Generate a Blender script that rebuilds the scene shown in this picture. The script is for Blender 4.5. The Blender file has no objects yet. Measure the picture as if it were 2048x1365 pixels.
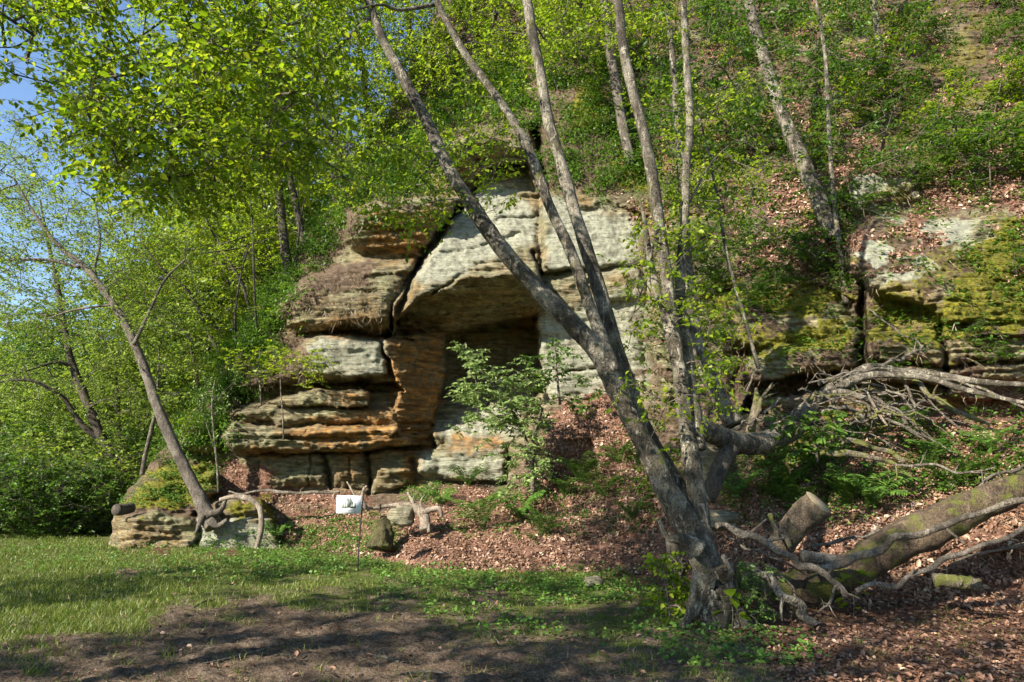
import bpy, math, random
import numpy as np
from mathutils import Vector

rng = np.random.default_rng(7)
random.seed(7)
SC = bpy.context.scene
COL = SC.collection

# ------------------------------------------------------------------ camera, sky, sun
CAM_H = 1.6
FPX = 1365.0                       # focal length in pixels of the 2048-wide photograph (24 mm lens)
PITCH = math.atan((960 - 682.5) / FPX)
cam_d = bpy.data.cameras.new('camera')
cam_d.sensor_width = 36.0
cam_d.lens = 36.0 * FPX / 2048
cam_d.clip_end = 3000
cam_d.clip_start = 0.05
cam = bpy.data.objects.new('camera', cam_d)
cam.location = (0, 0, CAM_H)
cam.rotation_euler = (math.pi / 2 + PITCH, 0, 0)
COL.objects.link(cam)
SC.camera = cam

SUN_EL = math.radians(31)
SUN_AZ = math.radians(-129)        # measured from +Y towards +X: behind the camera, to the left
SUN_DIR = np.array([math.sin(SUN_AZ) * math.cos(SUN_EL), math.cos(SUN_AZ) * math.cos(SUN_EL), math.sin(SUN_EL)])
world = bpy.data.worlds.new('World')
SC.world = world
world.use_nodes = True
wn = world.node_tree
wn.nodes.clear()
sky = wn.nodes.new('ShaderNodeTexSky')
sky.sky_type = 'NISHITA'
sky.sun_disc = False
sky.sun_elevation = SUN_EL
sky.sun_rotation = SUN_AZ % (2 * math.pi)
sky.air_density = 1.0
sky.dust_density = 0.15
sky.ozone_density = 3.0
wbg = wn.nodes.new('ShaderNodeBackground')
wbg.inputs[1].default_value = 0.095
wout = wn.nodes.new('ShaderNodeOutputWorld')
wn.links.new(sky.outputs[0], wbg.inputs[0])
wn.links.new(wbg.outputs[0], wout.inputs[0])
sun_d = bpy.data.lights.new('sun', 'SUN')
sun_d.energy = 5.0
sun_d.angle = math.radians(0.5)
sun_d.color = (1.0, 0.93, 0.82)
sun = bpy.data.objects.new('sun', sun_d)
sun.rotation_euler = Vector(-SUN_DIR).to_track_quat('-Z', 'Y').to_euler()
sun.location = (-20, -20, 30)
COL.objects.link(sun)
SC.view_settings.view_transform = 'Standard'
SC.view_settings.look = 'None'
SC.view_settings.gamma = 1.0
SC.view_settings.use_curve_mapping = False
SC.view_settings.exposure = 1.5
SC.render.engine = 'CYCLES'
SC.cycles.max_bounces = 7
SC.cycles.diffuse_bounces = 4
SC.cycles.glossy_bounces = 2
SC.cycles.transmission_bounces = 4
SC.cycles.caustics_reflective = False
SC.cycles.caustics_refractive = False
SC.cycles.use_denoising = True

# ------------------------------------------------------------------ projection helpers (2048 x 1365 photograph pixels -> world)
CT, ST = math.cos(PITCH), math.sin(PITCH)
def ray(px, py):
    px = np.asarray(px, float); py = np.asarray(py, float)
    a = (px - 1024) / FPX
    b = (682.5 - py) / FPX
    return np.stack([a + 0 * b, CT - ST * b + 0 * a, ST + CT * b + 0 * a], -1)
def P(px, py, Y):
    d = ray(px, py)
    return d / d[..., 1:2] * np.asarray(Y, float)[..., None] + np.array([0, 0, CAM_H])
def project(p):
    p = np.asarray(p, float) - np.array([0, 0, CAM_H])
    f = p[..., 1] * CT + p[..., 2] * ST
    u = -p[..., 1] * ST + p[..., 2] * CT
    return 1024 + p[..., 0] / f * FPX, 682.5 - u / f * FPX

# ------------------------------------------------------------------ noise
_perm = np.random.default_rng(11).permutation(256)
_perm = np.concatenate([_perm, _perm, _perm])
_grad = np.array([[1,1,0],[-1,1,0],[1,-1,0],[-1,-1,0],[1,0,1],[-1,0,1],[1,0,-1],[-1,0,-1],
                  [0,1,1],[0,-1,1],[0,1,-1],[0,-1,-1],[1,1,0],[0,-1,1],[-1,1,0],[0,-1,-1]], float)
def perlin(x, y, z):
    x, y, z = np.broadcast_arrays(np.asarray(x, float), np.asarray(y, float), np.asarray(z, float))
    xi = np.floor(x).astype(int); yi = np.floor(y).astype(int); zi = np.floor(z).astype(int)
    xf, yf, zf = x - xi, y - yi, z - zi
    u, v, w = (t * t * t * (t * (t * 6 - 15) + 10) for t in (xf, yf, zf))
    xi &= 255; yi &= 255; zi &= 255
    def g(dx, dy, dz):
        h = _perm[_perm[_perm[xi + dx] + yi + dy] + zi + dz] & 15
        gr = _grad[h]
        return gr[..., 0] * (xf - dx) + gr[..., 1] * (yf - dy) + gr[..., 2] * (zf - dz)
    def L(a, b, t): return a + t * (b - a)
    return L(L(L(g(0,0,0), g(1,0,0), u), L(g(0,1,0), g(1,1,0), u), v),
             L(L(g(0,0,1), g(1,0,1), u), L(g(0,1,1), g(1,1,1), u), v), w)
def fbm(x, y, z, n=4, gain=0.5):
    s = 0; a = 1.0; f = 1.0
    for k in range(n):
        s = s + a * perlin(x * f + 17.3 * k, y * f + 5.1 * k, z * f + 9.7 * k)
        a *= gain; f *= 2.03
    return s
def sstep(a, b, x):
    t = np.clip((x - a) / (b - a), 0, 1)
    return t * t * (3 - 2 * t)
def sd_poly(px, py, poly):
    """signed distance in pixels, positive inside"""
    poly = np.asarray(poly, float)
    d = np.full(px.shape, 1e18); inside = np.zeros(px.shape, bool)
    n = len(poly)
    for i in range(n):
        ax, ay = poly[i]; bx, by = poly[(i + 1) % n]
        ex, ey = bx - ax, by - ay
        wx, wy = px - ax, py - ay
        t = np.clip((wx * ex + wy * ey) / (ex * ex + ey * ey + 1e-9), 0, 1)
        d = np.minimum(d, (wx - ex * t) ** 2 + (wy - ey * t) ** 2)
        c = (ay > py) != (by > py)
        xs = ax + (py - ay) / (by - ay if by != ay else 1e-9) * ex
        inside ^= c & (px < xs)
    d = np.sqrt(d)
    return np.where(inside, d, -d)
def d_line(px, py, pts):
    d = np.full(px.shape, 1e18)
    for (ax, ay), (bx, by) in zip(pts[:-1], pts[1:]):
        ex, ey = bx - ax, by - ay
        t = np.clip(((px - ax) * ex + (py - ay) * ey) / (ex * ex + ey * ey + 1e-9), 0, 1)
        d = np.minimum(d, (px - ax - ex * t) ** 2 + (py - ay - ey * t) ** 2)
    return np.sqrt(d)

# ------------------------------------------------------------------ mesh helpers
def make_mesh(name, V, faces, mat=None, smooth=True, attrs=None, uv=None):
    """faces: list of (n,k) int arrays"""
    me = bpy.data.meshes.new(name)
    V = np.ascontiguousarray(V, np.float32)
    faces = [np.asarray(f, np.int32) for f in faces if len(f)]
    me.vertices.add(len(V))
    me.vertices.foreach_set('co', V.ravel())
    tot = np.concatenate([np.full(len(f), f.shape[1], np.int32) for f in faces])
    idx = np.concatenate([f.ravel() for f in faces])
    start = np.concatenate([[0], np.cumsum(tot)[:-1]]).astype(np.int32)
    me.loops.add(len(idx)); me.loops.foreach_set('vertex_index', idx)
    me.polygons.add(len(tot)); me.polygons.foreach_set('loop_start', start)
    me.polygons.foreach_set('loop_total', tot)
    if smooth: me.polygons.foreach_set('use_smooth', np.ones(len(tot), bool))
    for k, a in (attrs or {}).items():
        a = np.asarray(a, np.float32)
        if a.ndim == 1:
            at = me.attributes.new(k, 'FLOAT', 'POINT'); at.data.foreach_set('value', a)
        else:
            at = me.attributes.new(k, 'FLOAT_COLOR', 'POINT'); at.data.foreach_set('color', np.ascontiguousarray(a).ravel())
    me.update(calc_edges=True)
    if mat: me.materials.append(mat)
    return me
def obj(name, me, parent=None):
    o = bpy.data.objects.new(name, me)
    COL.objects.link(o)
    if parent is not None: o.parent = parent
    return o
def tag(o, label=None, cat=None, group=None, kind=None):
    if label: o['label'] = label
    if cat: o['category'] = cat
    if group: o['group'] = group
    if kind: o['kind'] = kind
    return o
def thing(name, loc, label, cat, group=None):
    o = bpy.data.objects.new(name, None)
    o.empty_display_size = 0.2
    COL.objects.link(o)
    o.location = loc
    return tag(o, label, cat, group)
def copy_tree(o, parent=None):
    c = o.copy(); COL.objects.link(c)
    if parent is not None: c.parent = parent
    for ch in list(o.children): copy_tree(ch, c)
    return c

# ------------------------------------------------------------------ material helpers
class NT:
    def __init__(s, name):
        s.m = bpy.data.materials.new(name); s.m.use_nodes = True
        s.t = s.m.node_tree; s.t.nodes.clear()
        s.out = s.n('ShaderNodeOutputMaterial')
    def n(s, typ, **kw):
        nd = s.t.nodes.new(typ)
        for k, v in kw.items():
            if k.startswith('_'): setattr(nd, k[1:], v)
            else: nd.inputs[k.replace('__', ' ')].default_value = v
        return nd
    def l(s, a, b): s.t.links.new(a, b)
    def attr(s, name): 
        nd = s.n('ShaderNodeAttribute', _attribute_name=name); return nd
    def coord(s, scale=(1, 1, 1), rot=(0, 0, 0)):
        g = s.n('ShaderNodeTexCoord'); m = s.n('ShaderNodeMapping')
        m.inputs['Scale'].default_value = scale; m.inputs['Rotation'].default_value = rot
        s.l(g.outputs['Object'], m.inputs['Vector']); return m.outputs[0]
    def noise(s, vec, scale, detail=4, rough=0.55, dist=0.0):
        nd = s.n('ShaderNodeTexNoise', Scale=scale, Detail=detail, Roughness=rough, Distortion=dist)
        s.l(vec, nd.inputs['Vector']); return nd.outputs[0]
    def ramp(s, fac, stops, interp='LINEAR'):
        nd = s.n('ShaderNodeValToRGB'); cr = nd.color_ramp; cr.interpolation = interp
        while len(cr.elements) < len(stops): cr.elements.new(0.5)
        for e, (p, c) in zip(cr.elements, stops):
            e.position = p; e.color = (*c, 1) if len(c) == 3 else c
        s.l(fac, nd.inputs[0]); return nd.outputs[0]
    def mix(s, fac, a, b, blend='MIX'):
        nd = s.n('ShaderNodeMix', _data_type='RGBA', _blend_type=blend)
        for sock, v in ((nd.inputs[0], fac), (nd.inputs[6], a), (nd.inputs[7], b)):
            if isinstance(v, (int, float)): sock.default_value = v
            elif isinstance(v, tuple): sock.default_value = (*v, 1)
            else: s.l(v, sock)
        return nd.outputs[2]
    def math(s, op, a, b=None, clamp=False):
        nd = s.n('ShaderNodeMath', _operation=op, _use_clamp=clamp)
        for i, v in enumerate((a, b)):
            if v is None: continue
            if isinstance(v, (int, float)): nd.inputs[i].default_value = v
            else: s.l(v, nd.inputs[i])
        return nd.outputs[0]
    def bump(s, h, strength=0.5, dist=0.05, normal=None):
        nd = s.n('ShaderNodeBump', Strength=strength, Distance=dist)
        s.l(h, nd.inputs['Height'])
        if normal is not None: s.l(normal, nd.inputs['Normal'])
        return nd.outputs[0]
    def pbr(s, color, rough=0.85, normal=None, spec=0.3):
        b = s.n('ShaderNodeBsdfPrincipled', Roughness=rough)
        b.inputs['Specular IOR Level'].default_value = spec
        if isinstance(color, tuple): b.inputs['Base Color'].default_value = (*color, 1)
        else: s.l(color, b.inputs['Base Color'])
        if normal is not None: s.l(normal, b.inputs['Normal'])
        s.l(b.outputs[0], s.out.inputs[0]); return s.m

def leaf_material(name, stops, trans=0.45, tstops=None):
    s = NT(name)
    a = s.attr('rnd').outputs['Fac']
    c = s.ramp(a, stops)
    tc = s.ramp(a, tstops) if tstops else c
    d = s.n('ShaderNodeBsdfPrincipled', Roughness=0.45); d.inputs['Specular IOR Level'].default_value = 0.35
    s.l(c, d.inputs['Base Color'])
    t = s.n('ShaderNodeBsdfTranslucent'); s.l(tc, t.inputs[0])
    m = s.n('ShaderNodeMixShader'); m.inputs[0].default_value = trans
    s.l(d.outputs[0], m.inputs[1]); s.l(t.outputs[0], m.inputs[2]); s.l(m.outputs[0], s.out.inputs[0])
    return s.m
M_LEAF = leaf_material('birch_leaf', [(0, (.06, .11, .006)), (.5, (.15, .225, .01)), (1, (.27, .31, .018))], .5,
                       [(0, (.12, .22, .006)), (.5, (.28, .42, .01)), (1, (.46, .52, .022))])
M_LEAF_PALE = leaf_material('pale_leaf', [(0, (.08, .13, .018)), (.5, (.155, .225, .03)), (1, (.25, .31, .05))], .45,
                            [(0, (.14, .24, .018)), (.5, (.26, .38, .03)), (1, (.38, .47, .05))])
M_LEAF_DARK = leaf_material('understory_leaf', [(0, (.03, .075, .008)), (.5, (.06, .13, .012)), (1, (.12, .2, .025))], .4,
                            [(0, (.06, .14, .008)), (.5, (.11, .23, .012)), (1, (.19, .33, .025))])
M_LEAF_SHRUB = leaf_material('shrub_leaf', [(0, (.10, .17, .035)), (.5, (.19, .28, .07)), (1, (.3, .39, .13))], .4)
M_FERN = leaf_material('fern_leaf', [(0, (.06, .14, .02)), (.5, (.12, .23, .035)), (1, (.2, .32, .055))], .4)
M_GRASS = leaf_material('grass_blade', [(0, (.06, .10, .01)), (.5, (.145, .195, .022)), (.78, (.22, .235, .045)), (.9, (.3, .25, .12)), (1, (.36, .3, .17))], .35)
M_DRY = leaf_material('dry_grass', [(0, (.17, .12, .07)), (.5, (.3, .23, .14)), (1, (.42, .35, .23))], .2)
M_LITTER = leaf_material('dead_leaf', [(0, (.08, .042, .026)), (.4, (.215, .115, .07)), (.72, (.35, .21, .135)), (.92, (.46, .325, .22)), (1, (.55, .43, .31))], .2)

def bark_material(name, dark, mid, pale, moss=0.0, scale=1.0, streak=0.35):
    s = NT(name)
    v = s.coord((scale, scale, scale * streak))
    n1 = s.noise(v, 13, 7, .72, .8)
    n5 = s.noise(s.coord((1, 1, .7)), 48, 4, .7)
    n2 = s.noise(s.coord((scale, scale, scale * 2.2)), 22, 4, .6, 1.0)
    n3 = s.noise(s.coord(), 2.2, 3, .6)
    c = s.ramp(n1, [(.36, dark), (.45, mid), (.53, mid), (.62, pale)])
    c = s.mix(s.ramp(n2, [(.55, (0, 0, 0)), (.66, (.85, .85, .85))]), c, dark)
    c = s.mix(s.ramp(n3, [(.45, (0, 0, 0)), (.62, (.5, .5, .5))]), c, pale)
    n6 = s.noise(s.coord((1, 1, .6)), 3.6, 5, .65, .6)
    c = s.mix(s.ramp(n6, [(.5, (0, 0, 0)), (.6, (.7,) * 3)]), c, tuple(.6 * a_ + .25 * b_ for a_, b_ in zip(dark, mid)))
    c = s.mix(s.ramp(n5, [(.52, (0, 0, 0)), (.62, (.85,) * 3)]), c, dark)
    if moss:
        n4 = s.noise(s.coord(), 4.5, 5, .65)
        c = s.mix(s.ramp(n4, [(.62 - moss * .3, (0, 0, 0)), (.74 - moss * .3, (.9, .9, .9))]), c, (.12, .13, .02))
    h = s.math('ADD', s.math('ADD', n1, s.math('MULTIPLY', n5, -.45)), s.math('MULTIPLY', n2, -.7))
    return s.pbr(c, .9, s.bump(h, 1., .05))
M_BIRCH = bark_material('birch_bark', (.018, .014, .009), (.098, .081, .055), (.42, .375, .285), moss=.1)
M_BARK = bark_material('grey_bark', (.04, .032, .025), (.14, .115, .085), (.27, .235, .185), streak=.25)
M_BARK_DARK = bark_material('dark_bark', (.025, .02, .015), (.085, .068, .05), (.17, .14, .1), streak=.25)
M_TWIG = bark_material('twig_bark', (.05, .04, .03), (.16, .13, .095), (.28, .24, .19), streak=.5)
M_DEAD = bark_material('weathered_wood', (.045, .034, .023), (.15, .122, .088), (.34, .295, .225), streak=.12)
M_DEAD_MOSS = bark_material('mossy_wood', (.05, .038, .025), (.19, .15, .1), (.3, .26, .18), moss=.5, streak=.2)
M_ROOT = bark_material('pale_root', (.08, .055, .035), (.29, .23, .165), (.48, .41, .32), streak=.3)
# ------------------------------------------------------------------ the hill and cliff: one height field over the ray grid, given real depth
STEP = 3.0
gx = np.arange(-240, 2330, STEP); gy = np.arange(-330, 1290, STEP)
GX, GY = np.meshgrid(gx, gy)
CP = np.array([
 (230,1098,17.3),(400,1100,17.2),(550,1102,17.0),(350,930,19),(450,930,18.8),(600,975,18.6),(800,975,18.4),(1000,960,17.8),(250,1000,18.0),
 (700,1112,15.4),(850,1137,13.2),(1000,1142,12.9),(1150,1147,12.6),(1300,1152,12.3),(1400,1170,11.2),(1500,1195,9.9),(1650,1207,9.5),(1850,1207,9.4),(2048,1200,9.3),(2300,1180,9.0),
 (850,1050,15.0),(1000,1050,14.5),(1150,1030,14.2),(1300,1040,13.4),(1400,1050,12.3),
 (1100,900,16.3),(1200,820,16.3),(1300,900,14.8),
 (1500,1000,11.5),(1700,1000,10.8),(1900,1000,10.0),(2048,980,9.4),(2300,950,8.6),
 (1500,850,13.0),(1700,850,12.3),(1900,830,11.6),(2100,820,10.6),(2300,800,9.8),
 (1450,720,14.8),(1700,700,13.6),(1900,650,12.9),(2100,640,12.2),(2300,600,11.5),
 (1350,550,16.8),(1500,500,16.2),(1750,500,14.6),(1900,500,13.9),(2100,480,13.3),
 (1300,350,18.2),(1500,300,17.8),(1750,300,16.6),(2000,300,15.6),(2200,300,15),
 (1200,150,20),(1500,100,19.6),(1800,100,18.6),(2048,80,17.8),(2300,50,17),
 (1100,-100,22.5),(1500,-150,22),(2048,-150,21),(2300,-150,20.5),(800,-200,26),(1000,-300,26),(1500,-300,24.5),(2200,-300,23.5),
 (900,600,18.3),(1000,400,18.9),(1000,250,19.9),(800,450,18.6),(700,600,18.4),(600,750,18.4),(500,850,18.6),(420,850,19.2),(350,900,19.6),
 (430,760,20),(520,600,20),(650,430,20),(800,250,21),(900,80,23.5),(200,1100,17.6),(0,1100,20),(-200,1100,22),(100,700,24),(-200,300,28),(300,300,26)], float)
def rbf_fit(cp):
    x = cp[:, :2] / 1000; z = cp[:, 2]; n = len(x)
    r = np.sqrt(((x[:, None] - x[None]) ** 2).sum(-1))
    K = r + 1e-3 * np.eye(n) * 0
    A = np.zeros((n + 3, n + 3)); A[:n, :n] = K; A[:n, n] = 1; A[:n, n + 1:] = x; A[n, :n] = 1; A[n + 1:, :n] = x.T
    return x, np.linalg.solve(A, np.concatenate([z, [0, 0, 0]]))
_rx, _rw = rbf_fit(CP)
def base_depth(px, py):
    s = _rw[-3] + _rw[-2] * px / 1000 + _rw[-1] * py / 1000
    for (a, b), w in zip(_rx, _rw[:-3]):
        s = s + w * np.sqrt((px / 1000 - a) ** 2 + (py / 1000 - b) ** 2 + 1e-5)
    return s
WX = GX + 10 * fbm(GX / 70, GY / 70, 0.3, 5, .6)
WY = GY + 8 * fbm(GX / 80, GY / 40, 4.3, 5, .6)
D = base_depth(GX, GY)
D0 = D.copy()
ROCK = np.zeros_like(D)            # 1 where a rock block is laid
def blk(poly, d, soft=4, R=15, rnd=.28, gx_=0., gy_=0., rock=1.0):
    global D, ROCK
    poly = np.asarray(poly, float)
    x0, y0 = poly.min(0) - 60; x1, y1 = poly.max(0) + 60
    i0, i1 = np.searchsorted(gx, [x0, x1]); j0, j1 = np.searchsorted(gy, [y0, y1])
    sl = (slice(j0, j1), slice(i0, i1))
    wx, wy = WX[sl], WY[sl]
    sd = sd_poly(wx, wy, poly)
    cx, cy = poly.mean(0)
    edge = np.clip(sd / R, 0, 1)
    t = d + gx_ * (wx - cx) / 100 + gy_ * (wy - cy) / 100 + rnd * (1 - np.sqrt(1 - (1 - edge) ** 2))
    m = sstep(-soft, soft, sd)
    D[sl] = D[sl] * (1 - m) + t * m
    ROCK[sl] = np.maximum(ROCK[sl], m * rock) if rock > 0 else ROCK[sl] * (1 - m)
# upper walls
blk([(880,290),(960,268),(1040,288),(1058,330),(985,335),(935,382),(890,350)], 18.7, gy_=1.3)
blk([(1090,190),(1180,150),(1290,200),(1320,390),(1160,385),(1092,340)], 19.0, soft=26, R=60, gy_=-.6, rock=.1)
blk([(1085,395),(1160,388),(1300,430),(1300,535),(1085,548)], 17.9, gy_=-.5)
blk([(700,425),(760,398),(830,395),(902,400),(907,425),(872,482),(828,520),(740,512),(690,482)], 17.8, gy_=.9, R=34, rnd=.6)
# cave and its surroundings
blk([(1072,640),(1078,556),(1200,546),(1290,540),(1300,790),(1180,805),(1090,800),(1072,740)], 17.6, R=16, rnd=.25, gx_=-.25)
blk([(885,668),(960,648),(1074,630),(1076,740),(1010,775),(940,855),(860,894),(866,830),(882,760)], 20.8, rnd=0)
blk([(862,862),(890,838),(950,800),(1040,745),(1092,765),(1045,872),(930,893),(862,892)], 18.9, gy_=-1.3, R=20)
blk([(870,800),(1000,770),(1060,735),(930,850),(868,862)], 19.8, gy_=-1.5, R=10, rnd=.15)
blk([(985,335),(1055,328),(1078,400),(1080,548),(930,548),(850,590),(795,640),(787,670),(783,600),(830,540),(905,425)], 17.75, gy_=-1.25, R=14, rnd=.25)
blk([(850,590),(930,549),(1078,547),(1076,632),(960,652),(888,670),(878,705),(800,672),(793,645)], 18.5, soft=4, rnd=0, gy_=2.9)
blk([(772,678),(890,660),(886,760),(872,830),(862,893),(775,896),(792,790)], 18.35, soft=4, rnd=.1, gx_=1.5)
blk([(560,622),(600,560),(680,530),(760,516),(828,520),(825,545),(784,610),(777,670),(700,657),(640,662),(575,648)], 17.4, R=30, rnd=.6, gy_=-.35)
blk([(628,664),(700,642),(778,642),(778,674)], 18.0, rnd=0, gy_=3)
blk([(598,695),(640,668),(772,678),(776,762),(700,768),(600,745)], 17.5, gx_=.1, R=22)
blk([(540,768),(600,738),(700,762),(775,752),(792,778),(480,782)], 18.5, soft=4, gy_=2.2, rnd=0)
blk([(470,778),(560,768),(792,768),(802,782),(700,784),(600,792),(480,812)], 19.7, soft=4, rnd=0)
blk([(535,806),(600,785),(700,777),(740,785),(735,812),(560,820)], 17.45, R=12, rnd=.25)
blk([(560,816),(790,812),(800,850),(560,852),(470,832),(490,816)], 17.65, R=14, rnd=.25)
blk([(445,872),(470,846),(600,850),(800,846),(825,898),(700,908),(560,918),(480,898)], 17.25, R=16, rnd=.3, gy_=.7)
blk([(500,912),(700,902),(858,893),(830,914),(560,924)], 19.0, soft=4, rnd=0)
# the row of blocks under the ledge
blk([(520,912),(700,905),(1015,895),(1015,968),(530,978)], 18.25, R=8, rnd=.1)
blk([(528,930),(560,914),(648,911),(650,975),(570,972)], 18.0, R=18)
blk([(662,916),(726,916),(729,974),(665,974)], 18.0, R=14)
blk([(738,962),(770,922),(828,906),(832,962),(740,988)], 17.8, R=18, gx_=.2)
blk([(834,916),(870,902),(985,886),(1012,902),(1012,966),(880,962),(838,946)], 17.5, R=16, gx_=-.1)
blk([(1090,890),(1180,880),(1200,940),(1100,965)], 16.2, R=20)
# block with the weathered knob
blk([(1204,550),(1284,541),(1292,602),(1210,600)], 17.0, R=14, rnd=.3)
# right-hand rocks
blk([(1690,470),(1760,430),(1870,440),(2000,405),(2330,370),(2330,640),(1900,652),(1860,622),(1740,582),(1690,540)], 13.2, soft=9, R=50, rnd=.7, gy_=-.75)
blk([(1470,735),(1560,690),(1720,698),(1720,740),(1600,746),(1530,772),(1465,765)], 13.3, R=18, rnd=.35, gy_=-.4)
blk([(1525,768),(1600,748),(1722,738),(1722,805),(1600,835),(1475,825)], 14.7, rnd=0)
blk([(1726,662),(1880,682),(2330,640),(2330,762),(1880,768),(1732,732)], 12.5, R=22, rnd=.4, gy_=.2)
blk([(1720,764),(2330,766),(2330,845),(1700,835)], 13.4, rnd=0)
blk([(1690,342),(1830,322),(1842,420),(1700,432)], 15.3, soft=10, R=24)
blk([(1400,240),(1560,225),(1600,300),(1440,330)], 17.5, soft=14, R=24)
blk([(1395,890),(1432,880),(1440,985),(1400,985)], 12.6, R=10)
blk([(1310,600),(1400,560),(1480,590),(1500,690),(1470,790),(1330,800),(1300,700)], 15.3, soft=9, R=30, rnd=.5, gy_=-.6)
blk([(1440,600),(1580,560),(1700,600),(1720,660),(1600,690),(1480,700)], 14.4, soft=9, R=26, rnd=.45, gy_=-.7)
blk([(1320,420),(1420,390),(1480,470),(1440,560),(1330,560)], 17.0, soft=10, R=26, rnd=.4, gy_=-.5, rock=.8)
blk([(1560,470),(1680,440),(1700,540),(1580,560)], 15.4, soft=10, R=20, rnd=.35, gy_=-.5, rock=.8)
blk([(1900,760),(2330,770),(2330,800),(1900,800)], 12.9, R=10)
blk([(1500,800),(1640,780),(1720,790),(1700,830),(1560,850)], 13.6, R=12)
# low ledge under the leaning tree
blk([(228,1032),(300,1028),(420,1036),(552,1032),(562,1130),(205,1130)], 16.95, R=8, rnd=.2)
blk([(428,1005),(470,985),(530,1000),(550,1036),(430,1040)], 17.0, R=14, rnd=.3, rock=.5)
blk([(350,870),(400,855),(445,880),(440,905),(360,905)], 18.6, R=16)
blk([(385,955),(435,945),(445,985),(400,1000)], 17.7, R=12)
# joints and crevices
for pts, w, dep in [([(910,418),(872,485),(830,538),(800,612),(781,672)], 6.5, 1.3), ([(984,334),(908,422)], 4.5, .8), ([(1074,250),(1086,385)], 8, 1.2), ([(1066,500),(1080,548)], 3.5, .5),
                    ([(655,908),(657,978)], 3, .35), ([(733,900),(735,985)], 3, .35), ([(620,905),(616,975)], 2, .2), ([(690,905),(694,975)], 2, .15), ([(600,668),(700,664),(775,676),(830,682)], 3, .5), ([(470,818),(560,818),(700,814),(790,818)], 3, .35),
                    ([(480,850),(600,851),(700,846),(800,850),(860,846)], 3, .35), ([(550,875),(700,880),(830,872)], 2.5, .2), ([(390,1030),(400,1075),(385,1100)], 5, .5), ([(230,1066),(320,1062),(400,1068)], 2.5, .15),
                    ([(1720,560),(1722,760)], 7, .8), ([(1880,650),(1895,770)], 6, .7), ([(1735,722),(1880,735),(2100,715)], 4, .4), ([(1130,745),(1240,735)], 3, .25), ([(1080,545),(1290,538)], 4, .35),
                    ([(1000,440),(1080,430)], 3, .2), ([(870,508),(930,500),(1040,470)], 2.5, .15)]:
    dd = d_line(WX, WY, pts)
    D = D + dep * np.exp(-(dd / w) ** 2)
# bedrock shows elsewhere where the noise says so
hill_noise = fbm(GX / 170, GY / 110, 2.2, 4)
cliff_zone = sstep(-30, 30, sd_poly(WX, WY, [(600,560),(760,400),(880,260),(1050,250),(1085,385),(1290,395),(1330,520),(1310,800),(1090,820),(1010,970),(500,980),(440,880),(480,760)]))
ROCK = np.maximum(ROCK, cliff_zone * .9)
ROCK = np.clip(np.maximum(ROCK, .8 * sstep(.22, .4, hill_noise) * sstep(1210, 1330, GX) * sstep(900, 800, GY)), 0, 1)
# masks (what lies on the rock)
def area(polys, soft=26, jit=22):
    m = np.zeros_like(D)
    n = jit * fbm(GX / 38, GY / 26, 7.7, 4)
    for p in polys: m = np.maximum(m, sstep(-soft, soft, sd_poly(GX, GY, p) + n))
    return m
LITTER = area([[(690,1010),(830,1035),(900,975),(1080,985),(1090,870),(1130,800),(1215,790),(1330,930),(1420,1140),(1400,1180),(1000,1170),(720,1140)],
               [(565,1012),(730,1012),(735,1112),(575,1112)], [(425,925),(530,930),(560,978),(700,985),(740,1000),(720,1020),(560,1005),(440,990)],
               [(1400,990),(1700,930),(2330,820),(2330,1290),(1400,1290)], [(1640,800),(2330,790),(2330,960),(1700,940)]])
LITTER = np.maximum(LITTER, sstep(.16, .36, fbm(GX / 120 + 3, GY / 60, 5.5, 4)) * sstep(1190, 1330, GX) * sstep(620, 480, GY))
LITTER = np.maximum(LITTER, area([[(1480,480),(1680,480),(1700,530),(1500,530)],[(1840,350),(2100,330),(2100,410),(1850,420)]]))
MOSS = area([[(1720,600),(1790,590),(1880,610),(1950,500),(2060,400),(2330,360),(2330,660),(1900,672),(1740,640)], [(1470,690),(1620,640),(1720,650),(1700,690),(1500,720)], [(1740,660),(1900,640),(1880,690),(1740,690)]], 20, 30)
MOSS = np.maximum(MOSS, .9 * area([[(228,1026),(265,980),(330,930),(440,905),(440,950),(400,1020)], [(425,1010),(540,990),(550,1030),(430,1028)], [(1130,190),(1200,150),(1230,240),(1150,260)], [(1220,290),(1310,270),(1310,380),(1240,390)], [(1330,590),(1480,560),(1500,620),(1340,640)], [(1440,600),(1580,550),(1720,600),(1600,640)], [(1640,800),(1800,820),(1760,880),(1650,850)]], 18, 26))
MOSS = np.maximum(MOSS, .55 * sstep(.16, .34, fbm(GX / 90, GY / 55, 15.5, 4)) * sstep(1200, 1340, GX) * (GY < 1000))
MOSS = np.maximum(MOSS, .5 * area([[(450,840),(560,815),(600,830),(500,860)]]))
ORANGE = area([[(775,680),(890,665),(880,760),(865,890),(700,900),(640,900),(560,870),(700,830),(780,820)], [(560,650),(700,640),(776,645),(776,676),(620,668)], [(650,780),(740,778),(740,800),(650,805)],
               [(1040,640),(1078,630),(1076,655),(1030,660)], [(1655,790),(1740,790),(1960,815),(1960,850),(1655,850)], [(740,430),(900,400),(830,520),(730,500)], [(920,868),(1000,880),(1000,895),(900,900)],
               [(690,660),(790,645),(890,690),(880,660)], [(480,890),(700,895),(850,880),(700,912),(520,915)], [(800,905),(832,905),(832,965),(800,970)]], 14, 22)
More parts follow.
